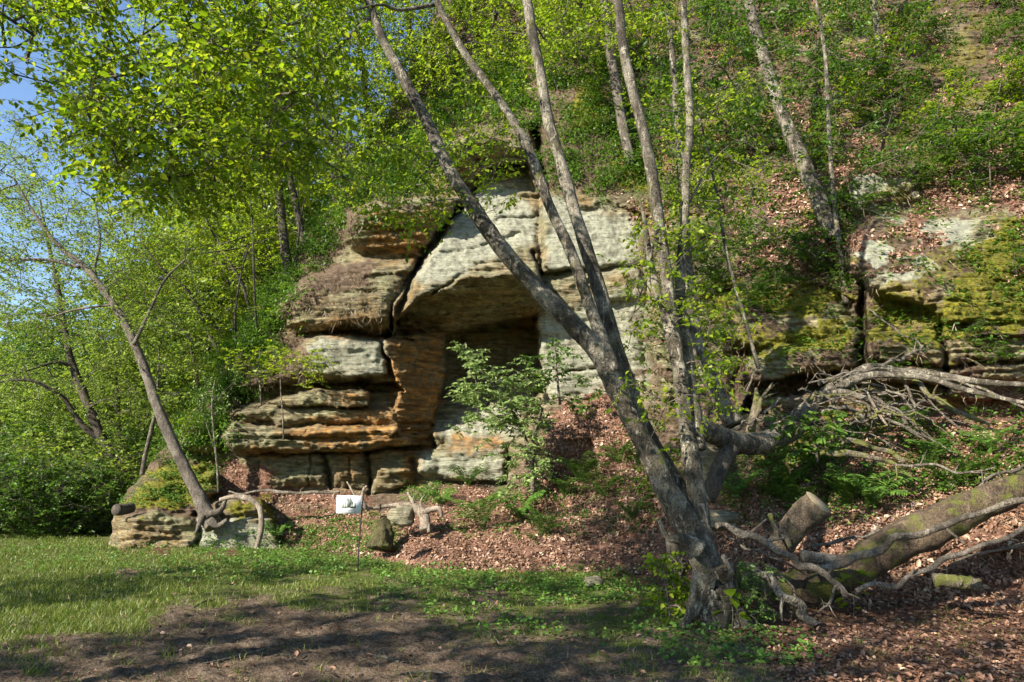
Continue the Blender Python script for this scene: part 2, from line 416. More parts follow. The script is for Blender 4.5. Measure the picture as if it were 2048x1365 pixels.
SOIL = area([[(1095,110),(1330,90),(1330,380),(1100,375)], [(1400,900),(1700,880),(2000,860),(2060,930),(1700,1020),(1500,1060),(1420,1000)], [(520,610),(560,560),(640,520),(760,530),(740,570),(640,600),(560,640)], [(1100,160),(1280,130),(1310,250),(1200,260),(1110,240)], [(620,430),(700,410),(720,450),(660,530)], [(430,760),(520,690),(620,660),(610,760),(500,790)], [(550,1030),(600,1020),(600,1110),(560,1110)],
             [(1080,870),(1220,850),(1320,960),(1230,1000),(1100,980)], [(620,300),(800,200),(840,380),(700,430)]], 22, 26)
SOIL = np.maximum(SOIL, .9 * sstep(.0, .15, fbm(GX / 60, GY / 40, 25.5, 4)) * sstep(1200, 1340, GX))
PALE = area([[(830,545),(905,425),(1000,360),(1060,400),(1070,480),(930,545),(840,590)], [(1072,640),(1290,560),(1300,800),(1090,800)], [(1090,395),(1300,440),(1300,535),(1090,545)], [(600,695),(640,670),(772,680),(776,760),(600,745)],
             [(834,915),(1012,890),(1012,965),(838,950)], [(390,1035),(550,1035),(550,1110),(390,1110)], [(1690,470),(1760,430),(1950,440),(1900,560),(1720,570)], [(1690,340),(1830,320),(1840,420),(1700,430)], [(860,850),(1040,790),(1045,872),(900,893)]], 12, 18)
SOFT = np.clip(np.maximum(LITTER, SOIL) , 0, 1)
# strata and roughness
zb = WY + .05 * WX + 6 * fbm(GX / 260, GY / 90, 1.7, 3)
st = perlin(zb / 13.0, GX / 900, 3.1) + .6 * perlin(zb / 5.5, GX / 500, 8.1)
st = np.sign(st) * np.abs(st) ** .7
bed = sd_poly(GX, GY, [(430,890),(470,810),(600,780),(800,770),(900,780),(880,910),(560,925)])
st = st * (1 + .9 * sstep(-10, 20, bed)) + 1.1 * sstep(-10, 20, bed) * np.sign(perlin(zb / 8.5, GX / 260, 77.)) * np.abs(perlin(zb / 8.5, GX / 260, 77.)) ** .5
rockm = ROCK * (1 - SOFT * .85)
D = D + rockm * (.10 - .065 * PALE) * (1 - .75 * MOSS) * st * (.6 + .8 * sstep(-.2, .3, fbm(GX / 150, GY / 150, 51., 2)))
Q = P(GX, GY, D)
q = [Q[..., k] for k in range(3)]
big = fbm(q[0] / 1.6, q[1] / 1.6, q[2] / 1.1, 3)
mid = fbm(q[0] / .8, q[1] / .8, q[2] / .13, 4, .55)
fine = fbm(q[0] / .13, q[1] / .13, q[2] / .08, 3)
ridge = 1 - np.abs(fbm(q[0] / .7 + 9, q[1] / .7, q[2] / .3, 3)) * 2
D = D + rockm * (.15 * big + (.085 - .05 * PALE) * mid + (.045 - .02 * PALE) * fine - (.07 - .05 * PALE) * np.clip(ridge, -1, 1)) + (1 - rockm) * (.15 * big + .09 * mid + .06 * fine) - MOSS * .05 * np.clip(fbm(q[0] / .12, q[1] / .12, q[2] / .09, 3) + .3, 0, 1)
# silhouette on the left: turn the hill away from the camera and close it
SILY = np.array([-330, 50, 180, 300, 420, 500, 590, 690, 770, 870, 930, 1000, 1030, 1060, 1100, 1290.])
SILX = np.array([1010, 860, 800, 740, 650, 600, 530, 455, 430, 350, 300, 242, 230, 226, 215, 190.])
sil = np.interp(GY, SILY, SILX) + 7 * fbm(GX / 60, GY / 30, 31.0, 3)
e = GX - sil
D = D + .9 * np.clip((45 - e) / 45, 0, 1) ** 2
out = np.clip(-e, 0, None)
i_s = np.argmax(e >= 0, axis=1)
Dsil = np.take_along_axis(D, i_s[:, None], 1)
PX2 = np.where(e < 0, sil, GX)
D = np.where(e < 0, Dsil + .9 * 0 + out * .09, D)
keep = e > -75
T = P(PX2, GY, D)
T0 = T.reshape(-1, 3)
ids = np.arange(T0.shape[0]).reshape(D.shape)
cell = keep[:-1, :-1] & keep[1:, :-1] & keep[:-1, 1:] & keep[1:, 1:]
zmax = np.maximum(np.maximum(T[:-1, :-1, 2], T[1:, :-1, 2]), np.maximum(T[:-1, 1:, 2], T[1:, 1:, 2]))
cell &= zmax > -.35
MASK = np.stack([LITTER, MOSS, ORANGE, np.ones_like(D)], -1).reshape(-1, 4)
MASK2 = np.stack([SOIL, PALE, ROCK, np.ones_like(D)], -1).reshape(-1, 4)

def terrain_material():
    s = NT('rock_and_soil')
    m1 = s.n('ShaderNodeSeparateColor'); s.l(s.attr('mask').outputs['Color'], m1.inputs[0])
    m2 = s.n('ShaderNodeSeparateColor'); s.l(s.attr('mask2').outputs['Color'], m2.inputs[0])
    co = s.coord(); cs = s.coord((1, 1, 4.5), (.03, .05, 0)); cv = s.coord((3, 3, .6))
    n1 = s.noise(co, 1.1, 6, .62, .4)
    n2 = s.noise(cs, 2.2, 7, .68, .5)
    n3 = s.noise(co, 9, 6, .7)
    n4 = s.noise(cv, 1.6, 5, .65)
    nf = s.noise(co, 45, 4, .7)
    rock = s.ramp(n2, [(.28, (.075, .06, .036)), (.42, (.165, .135, .08)), (.55, (.26, .22, .14)), (.72, (.36, .33, .24))])
    tint = s.ramp(n1, [(.35, (.5, .36, .19)), (.5, (.5, .5, .42)), (.65, (.42, .5, .38))])
    rock = s.mix(.75, rock, s.mix(1.0, rock, s.mix(1.0, tint, (2., 2., 2.), 'MULTIPLY'), 'MULTIPLY'))
    pale = s.ramp(n3, [(.3, (.16, .155, .11)), (.5, (.29, .29, .215)), (.7, (.41, .415, .32))])
    rock = s.mix(s.math('MULTIPLY', m2.outputs[1], .85), rock, pale)
    org = s.ramp(n2, [(.3, (.14, .065, .02)), (.5, (.29, .145, .04)), (.62, (.44, .205, .045)), (.75, (.42, .29, .12))])
    rock = s.mix(s.math('MULTIPLY', m1.outputs[2], s.ramp(n4, [(.35, (1.,) * 3), (.68, (.45,) * 3)])), rock, org)
    rock = s.mix(s.ramp(n4, [(.5, (0, 0, 0)), (.7, (.75,) * 3)]), rock, (.075, .07, .05))       # dark weathering streaks
    rock = s.mix(s.ramp(nf, [(.55, (0, 0, 0)), (.68, (.7,) * 3)]), rock, (.06, .055, .04))
    nl = s.noise(s.coord((1, 1, 9), (.03, .06, 0)), 3.1, 8, .75, .3)
    rock = s.mix(s.ramp(nl, [(.36, (.8,) * 3), (.46, (0, 0, 0))]), rock, (.06, .05, .035))
    nb = s.noise(s.coord((.45, .45, 9), (.02, .07, 0)), 1.9, 9, .7, .15)
    line = s.ramp(nb, [(.47, (0, 0, 0)), (.495, (.6,) * 3), (.52, (0, 0, 0))])
    line = s.mix(s.math('MULTIPLY', m2.outputs[1], .75), line, (0., 0., 0.))
    rock = s.mix(line, rock, (.05, .042, .03))
    soil = s.ramp(n3, [(.3, (.04, .026, .016)), (.5, (.105, .07, .044)), (.7, (.2, .148, .098))])
    lit = s.ramp(s.noise(co, 24, 5, .75), [(.3, (.05, .026, .016)), (.48, (.15, .078, .05)), (.62, (.25, .14, .095)), (.75, (.34, .22, .155))])
    moss = s.ramp(s.noise(co, 14, 5, .75), [(.3, (.025, .03, .006)), (.45, (.095, .095, .012)), (.6, (.2, .175, .018)), (.75, (.33, .27, .026))])
    def fac(o, n, lo, hi): return s.math('MULTIPLY', s.math('ADD', s.math('SUBTRACT', o, lo), s.math('MULTIPLY', s.math('SUBTRACT', n, .5), 1.2)), 1 / (hi - lo), True)
    c = s.mix(m2.outputs[2], soil, rock)
    c = s.mix(fac(m2.outputs[0], n3, .35, .6), c, soil)
    c = s.mix(fac(m1.outputs[0], n3, .4, .6), c, lit)
    c = s.mix(fac(m1.outputs[1], n3, .42, .7), c, moss)
    h = s.math('ADD', s.math('MULTIPLY', n2, 1.1), s.math('ADD', s.math('MULTIPLY', n3, .5), s.math('MULTIPLY', nf, .22)))
    return s.pbr(c, .92, s.bump(s.math('ADD', h, s.math('SUBTRACT', s.math('MULTIPLY', nl, .7), s.math('MULTIPLY', line, .55))), .75, .07), .2)
M_TERR = terrain_material()
region = np.where((GX[:-1, :-1] > 1320) | (GY[:-1, :-1] < 120) , 1, 0)
region = np.where((GY[:-1, :-1] > 985) & (GX[:-1, :-1] > 565), 2, region)
for nm, k in (('cliff', 0), ('hillside', 1), ('bank', 2)):
    cc = cell & (region == k)
    J, I = np.nonzero(cc)
    F = np.stack([ids[J, I], ids[J + 1, I], ids[J + 1, I + 1], ids[J, I + 1]], -1)
    used, inv = np.unique(F, return_inverse=True)
    me = make_mesh(nm, T0[used], [inv.reshape(F.shape)], M_TERR, True, {'mask': MASK[used], 'mask2': MASK2[used]})
    tag(obj(nm, me), kind='structure')

def grid_at(A, px, py):
    fx = np.clip((np.asarray(px, float) - gx[0]) / STEP, 0, len(gx) - 1.001); fy = np.clip((np.asarray(py, float) - gy[0]) / STEP, 0, len(gy) - 1.001)
    return A[np.round(fy).astype(int), np.round(fx).astype(int)]
TN = np.cross(np.gradient(T, axis=1), np.gradient(T, axis=0)); TN /= np.linalg.norm(TN, axis=-1, keepdims=True) + 1e-9
TN *= np.sign((TN * -(T - np.array([0, 0, CAM_H]))).sum(-1, keepdims=True))

# ------------------------------------------------------------------ ground sheet
yl = np.concatenate([-np.geomspace(40, 2, 14), np.linspace(-1.5, 3, 10), np.geomspace(3.3, 24, 420), np.geomspace(24.6, 900, 60)])
ul = np.concatenate([-np.geomspace(6, 1.35, 12), np.linspace(-1.3, 1.3, 520), np.geomspace(1.35, 6, 12)])
U, YY = np.meshgrid(ul, yl)
XX = U * (np.abs(YY) * .85 + 2.5)
def ground_h(x, y):
    near = np.exp(-(np.maximum(y - 12, 0) / 10) ** 2)
    lump = .05 * fbm(x / 1.7, y / 1.7, .5, 3) + (.022 * fbm(x / .28, y / .28, 2.5, 4, .6)) * near
    return lump
def ground_px(px, py):
    d = ray(px, py); t = -CAM_H / np.minimum(d[..., 2], -1e-3)
    p = d * t[..., None] + np.array([0, 0, CAM_H])
    p[..., 2] = ground_h(p[..., 0], p[..., 1]); return p
gpx, gpy = project(np.stack([XX, np.maximum(YY, .6), 0 * XX], -1))
DIRT_POLY = [(-500,1330),(0,1290),(200,1262),(350,1215),(560,1195),(640,1196),(760,1205),(830,1225),(900,1262),(1050,1290),(1200,1320),(1300,1365),(1400,1700),(-2000,1900),(-1200,1500)]
def dirt_mask(px, py):
    n = 46 * fbm(px / 110, py / 34, 3.3, 5, .6)
    a = sstep(-45, 50, sd_poly(px, py, DIRT_POLY) + n)
    b = .8 * sstep(-10, 14, sd_poly(px, py, [(880,1170),(960,1160),(1040,1175),(990,1215),(900,1205)]) + n * .5)
    c = .7 * sstep(-10, 14, sd_poly(px, py, [(230,1130),(330,1128),(340,1150),(240,1160)]) + n * .4)
    d = .62 * sstep(-60, 60, sd_poly(px, py, [(660,1185),(1000,1190),(1300,1215),(1500,1250),(1700,1300),(1800,1600),(600,1600)]) + n * 2.2)
    return np.maximum(np.maximum(a, d), np.maximum(b, c))
def litter_mask(px, py):
    n = 34 * fbm(px / 90, py / 40, 13.3, 4)
    return sstep(-24, 24, np.maximum(sd_poly(px, py, [(1180,1120),(1420,1150),(1500,1190),(2100,1190),(3000,1150),(3000,2400),(1700,1900),(1560,1365),(1520,1290),(1440,1235),(1330,1200),(1240,1170)]),
                                  sd_poly(px, py, [(180,1085),(400,1098),(620,1112),(560,1135),(330,1120),(180,1100)]) - 6) + n)
gm = np.stack([dirt_mask(gpx, gpy), litter_mask(gpx, gpy), fbm(XX / 2.2, YY / 2.2, 6.6, 3) * .5 + .5, np.ones_like(XX)], -1)
rough_d = gm[..., 0]
GZ = ground_h(XX, YY) + rough_d * (.06 * fbm(XX / .5, YY / .2, 3.9, 5, .65)) * np.exp(-(np.maximum(YY - 10, 0) / 8) ** 2)
def ground_material():
    s = NT('meadow_soil')
    m = s.n('ShaderNodeSeparateColor'); s.l(s.attr('gmask').outputs['Color'], m.inputs[0])
    co = s.coord(); n1 = s.noise(co, 6, 6, .7); n2 = s.noise(co, 38, 5, .75); n3 = s.noise(s.coord((1, 3, 1), (0, 0, .25)), 2.2, 5, .65)
    dirt = s.ramp(n1, [(.32, (.075, .05, .033)), (.48, (.175, .122, .082)), (.68, (.3, .225, .16))])
    dirt = s.mix(s.ramp(n2, [(.45, (0, 0, 0)), (.65, (.8,) * 3)]), dirt, (.07, .047, .032))
    grass = s.ramp(n2, [(.3, (.05, .065, .014)), (.5, (.10, .13, .022)), (.7, (.17, .17, .05))])
    straw = s.ramp(n2, [(.3, (.1, .075, .045)), (.6, (.28, .22, .13))])
    lit = s.ramp(n2, [(.3, (.06, .03, .018)), (.5, (.19, .095, .058)), (.65, (.31, .18, .11)), (.75, (.4, .27, .18))])
    def fac(o, n, lo, hi): return s.math('MULTIPLY', s.math('ADD', s.math('SUBTRACT', o, lo), s.math('MULTIPLY', s.math('SUBTRACT', n, .5), 1.3)), 1 / (hi - lo), True)
    c = s.mix(s.ramp(n3, [(.52, (0, 0, 0)), (.66, (.8,) * 3)]), grass, straw)
    c = s.mix(fac(m.outputs[0], n1, .35, .65), c, dirt)
    c = s.mix(fac(m.outputs[1], n1, .4, .65), c, lit)
    n5 = s.noise(s.coord((1, 1.6, 1)), 15, 5, .7)
    c = s.mix(s.math('MULTIPLY', m.outputs[0], s.ramp(n5, [(.36, (.8,) * 3), (.5, (0, 0, 0))])), c, (.045, .03, .02))
    h = s.math('ADD', s.math('ADD', n1, n5), s.math('MULTIPLY', n2, .6))
    return s.pbr(c, .95, s.bump(h, 1., .09), .15)
M_GROUND = ground_material()
gi = np.arange(XX.size).reshape(XX.shape)
GF = np.stack([gi[:-1, :-1], gi[:-1, 1:], gi[1:, 1:], gi[1:, :-1]], -1).reshape(-1, 4)
me = make_mesh('ground', np.stack([XX, YY, GZ], -1).reshape(-1, 3), [GF], M_GROUND, True, {'gmask': gm.reshape(-1, 4)})
tag(obj('ground', me), kind='structure')

def surf(px, py):
    """world point and normal of the first surface (hill or ground) seen at a photograph pixel"""
    px = np.asarray(px, float); py = np.asarray(py, float)
    t = grid_at(T, px, py); n = grid_at(TN, px, py); ok = grid_at(keep, px, py) & (t[..., 2] > -.05)
    g = ground_px(px, py)
    use = ok & ((t[..., 1] < g[..., 1]) | (ray(px, py)[..., 2] > -.003))
    return np.where(use[..., None], t, g), np.where(use[..., None], n, np.array([0, 0, 1.])), use
# ------------------------------------------------------------------ tubes, twigs, leaves
def catmull(pts, n_per):
    pts = np.asarray(pts, float)
    p = np.vstack([2 * pts[0] - pts[1], pts, 2 * pts[-1] - pts[-2]])
    out = []
    for i in range(1, len(p) - 2):
        t = np.linspace(0, 1, n_per, endpoint=False)[:, None]
        a, b, c, d = p[i - 1], p[i], p[i + 1], p[i + 2]
        out.append(.5 * (2 * b + (c - a) * t + (2 * a - 5 * b + 4 * c - d) * t ** 2 + (3 * b - a - 3 * c + d) * t ** 3))
    out.append(p[-2:-1]); return np.vstack(out)
def tube(pts, rad, sides=12, n_per=10, rough=.08, seed=0, cap=True, rscale=7., smooth=True):
    """rough tapered tube through pts; returns V, [quads, tris]"""
    pts = np.asarray(pts, float); rad = np.asarray(rad, float)
    C = catmull(pts, n_per) if smooth else pts
    R = np.interp(np.linspace(0, len(pts) - 1, len(C)), np.arange(len(pts)), rad)
    tg = np.gradient(C, axis=0); tg /= np.linalg.norm(tg, axis=1, keepdims=True) + 1e-9
    u = np.cross(tg[0], [0.3, 1, .2]); u /= np.linalg.norm(u)
    ang = np.linspace(0, 2 * np.pi, sides, endpoint=False)
    V = np.empty((len(C), sides, 3))
    for i in range(len(C)):
        u = u - tg[i] * u.dot(tg[i]); u /= np.linalg.norm(u) + 1e-9
        w = np.cross(tg[i], u)
        V[i] = C[i] + R[i] * (np.cos(ang)[:, None] * u + np.sin(ang)[:, None] * w)
    if rough:
        dirv = (V - C[:, None]) / (R[:, None, None] + 1e-9)
        sc = rscale / (1 + 0 * R[:, None])
        n = fbm(V[..., 0] * sc + seed, V[..., 1] * sc, V[..., 2] * sc * .5, 3)
        n2 = perlin(V[..., 0] * sc * .25 + seed * 3, V[..., 1] * sc * .25, V[..., 2] * sc * .2)
        V += dirv * (R[:, None] * rough * (n + 1.4 * n2))[..., None]
    m = len(C); ix = np.arange(m * sides).reshape(m, sides)
    a = ix[:-1]; b = ix[1:]
    Q = np.stack([a, np.roll(a, -1, 1), np.roll(b, -1, 1), b], -1).reshape(-1, 4)
    V = V.reshape(-1, 3); Tt = np.zeros((0, 3), int)
    if cap:
        c0 = len(V); V = np.vstack([V, C[:1], C[-1:]])
        Tt = np.vstack([np.stack([np.roll(ix[0], -1), ix[0], np.full(sides, c0)], -1), np.stack([ix[-1], np.roll(ix[-1], -1), np.full(sides, c0 + 1)], -1)])
    return V, [Q, Tt]
def join(parts):
    """parts: list of (V, [quads, tris])"""
    Vs, Qs, Ts, o = [], [], [], 0
    for V, (Q, T3) in parts:
        Vs.append(V); Qs.append(np.asarray(Q).reshape(-1, 4) + o); Ts.append(np.asarray(T3).reshape(-1, 3) + o); o += len(V)
    return np.vstack(Vs), [np.vstack(Qs), np.vstack(Ts)]
def prisms(A, B, ra, rb, sides=4):
    """many thin straight segments in one go"""
    A, B = np.asarray(A, float), np.asarray(B, float); n = len(A)
    ra = np.broadcast_to(ra, n); rb = np.broadcast_to(rb, n)
    t = B - A; t = t / (np.linalg.norm(t, axis=1, keepdims=True) + 1e-9)
    ref = np.where(np.abs(t[:, 2:3]) > .9, [[1., 0, 0]], [[0, 0, 1.]])
    u = np.cross(t, ref); u /= np.linalg.norm(u, axis=1, keepdims=True) + 1e-9
    w = np.cross(t, u)
    ang = np.linspace(0, 2 * np.pi, sides, endpoint=False)
    ring = np.cos(ang)[None, :, None] * u[:, None] + np.sin(ang)[None, :, None] * w[:, None]
    V = np.concatenate([A[:, None] + ring * ra[:, None, None], B[:, None] + ring * rb[:, None, None]], 1)
    base = (np.arange(n) * sides * 2)[:, None]
    k = np.arange(sides); k2 = (k + 1) % sides
    F = np.stack([k, k2, k2 + sides, k + sides], -1)
    F = (base[:, :, None] + F[None]).reshape(-1, 4)
    return V.reshape(-1, 3), [F, np.zeros((0, 3), int)]
def unit(v): return v / (np.linalg.norm(v, axis=-1, keepdims=True) + 1e-9)
def leaves(pos, dirs, size, width=.62, fold=.22, up=None, tilt=.6, droop=0., shape='ovate'):
    """leaf blades: base at pos, tip along dirs; returns V, quads, per-vertex rnd"""
    n = len(pos); dirs = unit(np.asarray(dirs, float))
    if droop: dirs = unit(dirs + np.array([0, 0, -droop]))
    nr = (np.array([0, 0, 1.]) if up is None else up) + tilt * rng.normal(size=(n, 3))
    side = unit(np.cross(dirs, nr)); nr = np.cross(side, dirs)
    L = np.broadcast_to(size, n)[:, None]; W = L * width * .5
    if shape == 'ovate':
        m1, w1, m2, w2 = .32, 1.0, .68, .72
    elif shape == 'lance':
        m1, w1, m2, w2 = .35, .8, .7, .62
    else:
        m1, w1, m2, w2 = .4, 1., .75, .5
    p0 = pos
    l1 = pos + dirs * L * m1 + side * W * w1 + nr * W * fold * 2 * .6
    l2 = pos + dirs * L * m2 + side * W * w2 + nr * W * fold * 1.2 - nr * L * .04
    tp = pos + dirs * L - nr * L * .12
    r2 = pos + dirs * L * m2 - side * W * w2 + nr * W * fold * 1.2 - nr * L * .04
    r1 = pos + dirs * L * m1 - side * W * w1 + nr * W * fold * 2 * .6
    V = np.stack([p0, l1, l2, tp, r2, r1], 1).reshape(-1, 3)
    b = (np.arange(n) * 6)[:, None]
    F = np.concatenate([b + np.array([0, 3, 2, 1]), b + np.array([0, 5, 4, 3])], 0)
    return V, F
def leaf_mesh(name, V, F, mat, rnd):
    return make_mesh(name, V, [F], mat, False, {'rnd': rnd})
def per_leaf(n, base=.5, spread=.28, k=6):
    return np.repeat(np.clip(base + spread * rng.normal(size=n), 0, 1), k)

def grow(skel, skel_r, targets, step=.28, r_tip=.004, sag=.05, wander=.06, rmax=None, lift=.25):
    """join every target to the nearest wood so far; radii follow the number of tips carried"""
    nodes = [np.asarray(p, float) for p in skel]; parent = [-1] * len(nodes); cnt = [0.] * len(nodes)
    ns = len(nodes)
    sk = np.asarray(skel)
    tg = np.asarray(targets, float)
    d0 = np.sqrt(((tg[:, None] - sk[None]) ** 2).sum(-1)).min(1)
    N = np.zeros((ns + int(len(tg) * 60 + 200), 3)); N[:ns] = sk; n = ns
    for i in np.argsort(d0):
        t = tg[i]
        v = t - N[:n]
        dist = np.sqrt((v ** 2).sum(1))
        cost = dist + lift * np.clip(-v[:, 2], 0, None) 
        j = int(np.argmin(cost)); d = dist[j]
        m = min(max(2, int(d / step)), 40)
        a = N[j]; path = np.linspace(0, 1, m + 1)[1:, None]
        pts = a + (t - a) * path
        bend = np.array([0, 0, 1]) * np.sin(path * np.pi) * d * sag
        wob = rng.normal(size=(m, 3)) * wander * min(d, 1.0) * np.sin(path * np.pi)
        pts = pts + bend + wob
        if n + m >= len(N): break
        pj = j
        for q_ in pts:
            N[n] = q_; parent.append(pj); cnt.append(0.); pj = n; n += 1
        k = pj
        while k >= ns: cnt[k] += 1; k = parent[k]
    par = np.array(parent[:n]); c = np.array(cnt[:n])
    r = r_tip * np.maximum(c, 1) ** .46
    if rmax is not None: r = np.minimum(r, rmax)
    ch = np.arange(ns, n); pa = par[ch]
    rp = np.where(pa >= ns, r[pa], r[ch] * 1.15)
    return N[pa], N[ch], np.minimum(rp, r[ch] * 1.5), r[ch]
def twigs_leaves(targets, n_tw=5, tw_len=.35, n_lf=8, size=.055, sizevar=.25, spread=.12, flat=.5, droop=.25, width=.62, tilt=.6, shape='ovate', bend=None):
    targets = np.asarray(targets, float); n = len(targets)
    o = np.repeat(targets, n_tw, 0) + rng.normal(size=(n * n_tw, 3)) * spread
    d = rng.normal(size=(n * n_tw, 3)) * np.array([1, 1, flat]); d[:, 2] -= droop
    if bend is not None: d = d + bend
    d = unit(d)
    ln = tw_len * rng.uniform(.6, 1.3, size=(n * n_tw, 1))
    s = np.repeat(targets, n_tw, 0)
    e = o + d * ln
    f = (np.arange(n_lf) + .6) / n_lf
    side = unit(np.cross(d, [0, 0, 1.]))
    pos = o[:, None] + (e - o)[:, None] * f[None, :, None]
    sg = np.where(np.arange(n_lf) % 2 == 0, 1., -1.)[None, :, None]
    ld = d[:, None] * .7 + side[:, None] * sg * .9 + rng.normal(size=pos.shape) * .3
    pos = pos.reshape(-1, 3); ld = ld.reshape(-1, 3)
    sz = size * np.clip(1 + sizevar * rng.normal(size=len(pos)), .4, 1.7)
    V, F = leaves(pos, ld, sz, width=width, droop=droop, tilt=tilt, shape=shape)
    return (np.vstack([s, o]), np.vstack([o, e])), V, F, len(pos)

def in_poly(poly, n, Y0, Y1, clump=.0, nscale=90., seed=0.):
    poly = np.asarray(poly, float); lo, hi = poly.min(0), poly.max(0)
    out = np.zeros((0, 3))
    while len(out) < n:
        c = rng.uniform(lo, hi, size=(n * 4, 2))
        ok = sd_poly(c[:, 0], c[:, 1], poly) + 25 * rng.normal(size=len(c)) > 0
        if clump: ok &= fbm(c[:, 0] / nscale + seed, c[:, 1] / nscale, seed, 2) > -.45 + clump * rng.uniform(-.1, .6, len(c))
        c = c[ok]
        out = np.vstack([out, P(c[:, 0], c[:, 1], rng.uniform(Y0, Y1, len(c)))])
    return out[:n]
def trace(pts):
    """[(px, py, width_px, Y)] -> 3-D centre line and radii"""
    a = np.asarray(pts, float)
    p = P(a[:, 0], a[:, 1], a[:, 3])
    dist = np.linalg.norm(p - np.array([0, 0, CAM_H]), axis=1)
    depth = p[:, 1] * CT + (p[:, 2] - CAM_H) * ST
    return p, a[:, 2] * .5 * depth / FPX
def put(root, name, V, F, mat, loc, attrs=None, smooth=True, label=None):
    me = make_mesh(name, V - np.asarray(loc), F, mat, smooth, attrs)
    o = obj(name, me, root)
    if label: o['label'] = label
    return o
def tree(name, label, cat, stems, crowns, bark=M_BARK, leaf=M_LEAF, group=None, twig=M_TWIG, sides=14, rough=.09, tw={}, step=.28, r_tip=.004, start=.3, base=.5, spread=.28, extra_limbs=(), sag=.05, wander=.06, wood=True, stem_name='trunk'):
    """stems: list of traced lines; crowns: arrays of 3-D cluster centres"""
    S = [trace(s) for s in stems]
    loc = S[0][0][0].copy()
    root = thing(name, loc, label, cat, group)
    for k, (p, r) in enumerate(S):
        V, F = tube(p, r, sides if r.max() > .03 else 8, 10, rough, seed=k * 3.3 + loc[0])
        put(root, stem_name, V, F, bark, loc)
    skel = []
    for p, r in S:
        c = catmull(p, 6); skel.append(c[int(len(c) * start):])
    skel = np.vstack(skel)
    if len(crowns):
        t = np.vstack(crowns)
        A, B, ra, rb = grow(skel, None, t, step=step, r_tip=r_tip, sag=sag, wander=wander, rmax=S[0][1].min() * 1.1 + .012)
        (ta, tb), V, F, n = twigs_leaves(t, **tw)
        if wood:
            big = prisms(A, B, ra, rb, 5); sm = prisms(ta, tb, r_tip * .6, r_tip * .35, 3)
            W, WF = join([big, sm])
            put(root, 'branches', W, WF, twig, loc)
        put(root, 'crown', V, [F], leaf, loc, {'rnd': per_leaf(n, base, spread)}, False)
    return root
# ------------------------------------------------------------------ the leaning birch clump in front of the cliff
def W(l, Ys):   # helper: add depths linearly along a traced line
    n = len(l); return [(x, y, w * .56, Ys[0] + (Ys[1] - Ys[0]) * i / (n - 1)) for i, (x, y, w) in enumerate(l)]
S1 = W([(1452,1268,100),(1438,1200,104),(1406,1110,112),(1372,1045,100),(1335,985,86),(1302,915,78),(1268,850,70),(1232,775,74),(1195,705,72),(1150,655,66),(1080,583,62),(1005,500,58),(950,420,52),(898,338,47),(852,240,43),(803,150,38),(765,78,32),(742,15,26),(725,-60,22),(705,-160,16),(690,-260,8)], (8.2, 9.2))
S3 = W([(1425,1150,70),(1392,1060,70),(1352,970,66),(1310,900,62),(1275,830,60),(1245,740,60),(1218,650,54),(1192,560,50),(1150,425,45),(1120,320,42),(1096,240,40),(1080,140,38),(1062,50,35),(1050,-30,32),(1035,-160,26),(1025,-330,12)], (8.45, 9.8))
S2 = W([(1228,745,52),(1205,680,46),(1175,600,44),(1142,505,40),(1100,415,38),(1072,335,36),(1042,268,31),(992,192,28),(930,108,27),(872,0,24),(840,-100,18),(800,-230,8)], (8.5, 9.6))
S4 = W([(1432,1190,80),(1412,1110,74),(1400,1030,70),(1386,940,62),(1372,850,56),(1360,750,52),(1346,650,46),(1332,550,43),(1318,450,40),(1302,340,38),(1286,260,37),(1262,170,36),(1246,90,34),(1236,0,31),(1222,-120,25),(1215,-300,10)], (8.25, 9.4))
S5 = W([(1398,900,52),(1384,800,48),(1372,700,40),(1362,620,36),(1362,520,34),(1370,430,30),(1373,330,29),(1380,250,28),(1373,120,26),(1366,0,22),(1358,-120,16),(1350,-260,8)], (8.55, 10.0))
S6 = W([(1352,735,30),(1330,640,28),(1310,570,30),(1297,500,24),(1288,435,15),(1278,395,5)], (8.7, 9.0))
c1 = in_poly([(-260,-20),(-200,150),(20,200),(160,320),(250,385),(400,400),(540,345),(650,300),(700,240),(700,0),(690,-160),(-200,-160)], 560, 5.6, 7.9, .35, 120, 3.)
_x, _y = project(c1); c1 = c1[~((_x < 135) & (_y > 30) & (rng.random(len(c1)) < .8))]
c1b = in_poly([(150,60),(130,300),(330,400),(560,360),(700,250),(700,20)], 150, 5.8, 8.0, .2, 120, 5.)
c2 = in_poly([(560,300),(700,260),(1000,120),(1060,300),(1040,330),(930,430),(860,480),(690,420)], 62, 9.2, 10.6, .2)
c2 = np.vstack([c2, in_poly([(640,300),(760,280),(1050,250),(1050,330),(930,420),(860,480),(700,400)], 24, 8.2, 8.9, .3)])
c3 = in_poly([(1235,560),(1300,420),(1400,440),(1480,520),(1490,700),(1400,880),(1310,960),(1240,760)], 46, 7.7, 9.6, .5, 60)
c3b = in_poly([(1270,200),(1480,120),(1560,300),(1480,470),(1300,420)], 44, 9., 11, .5, 70)
c4 = in_poly([(760,-160),(1420,-200),(1400,20),(1150,120),(900,160),(800,80)], 120, 9.6, 12, .2)
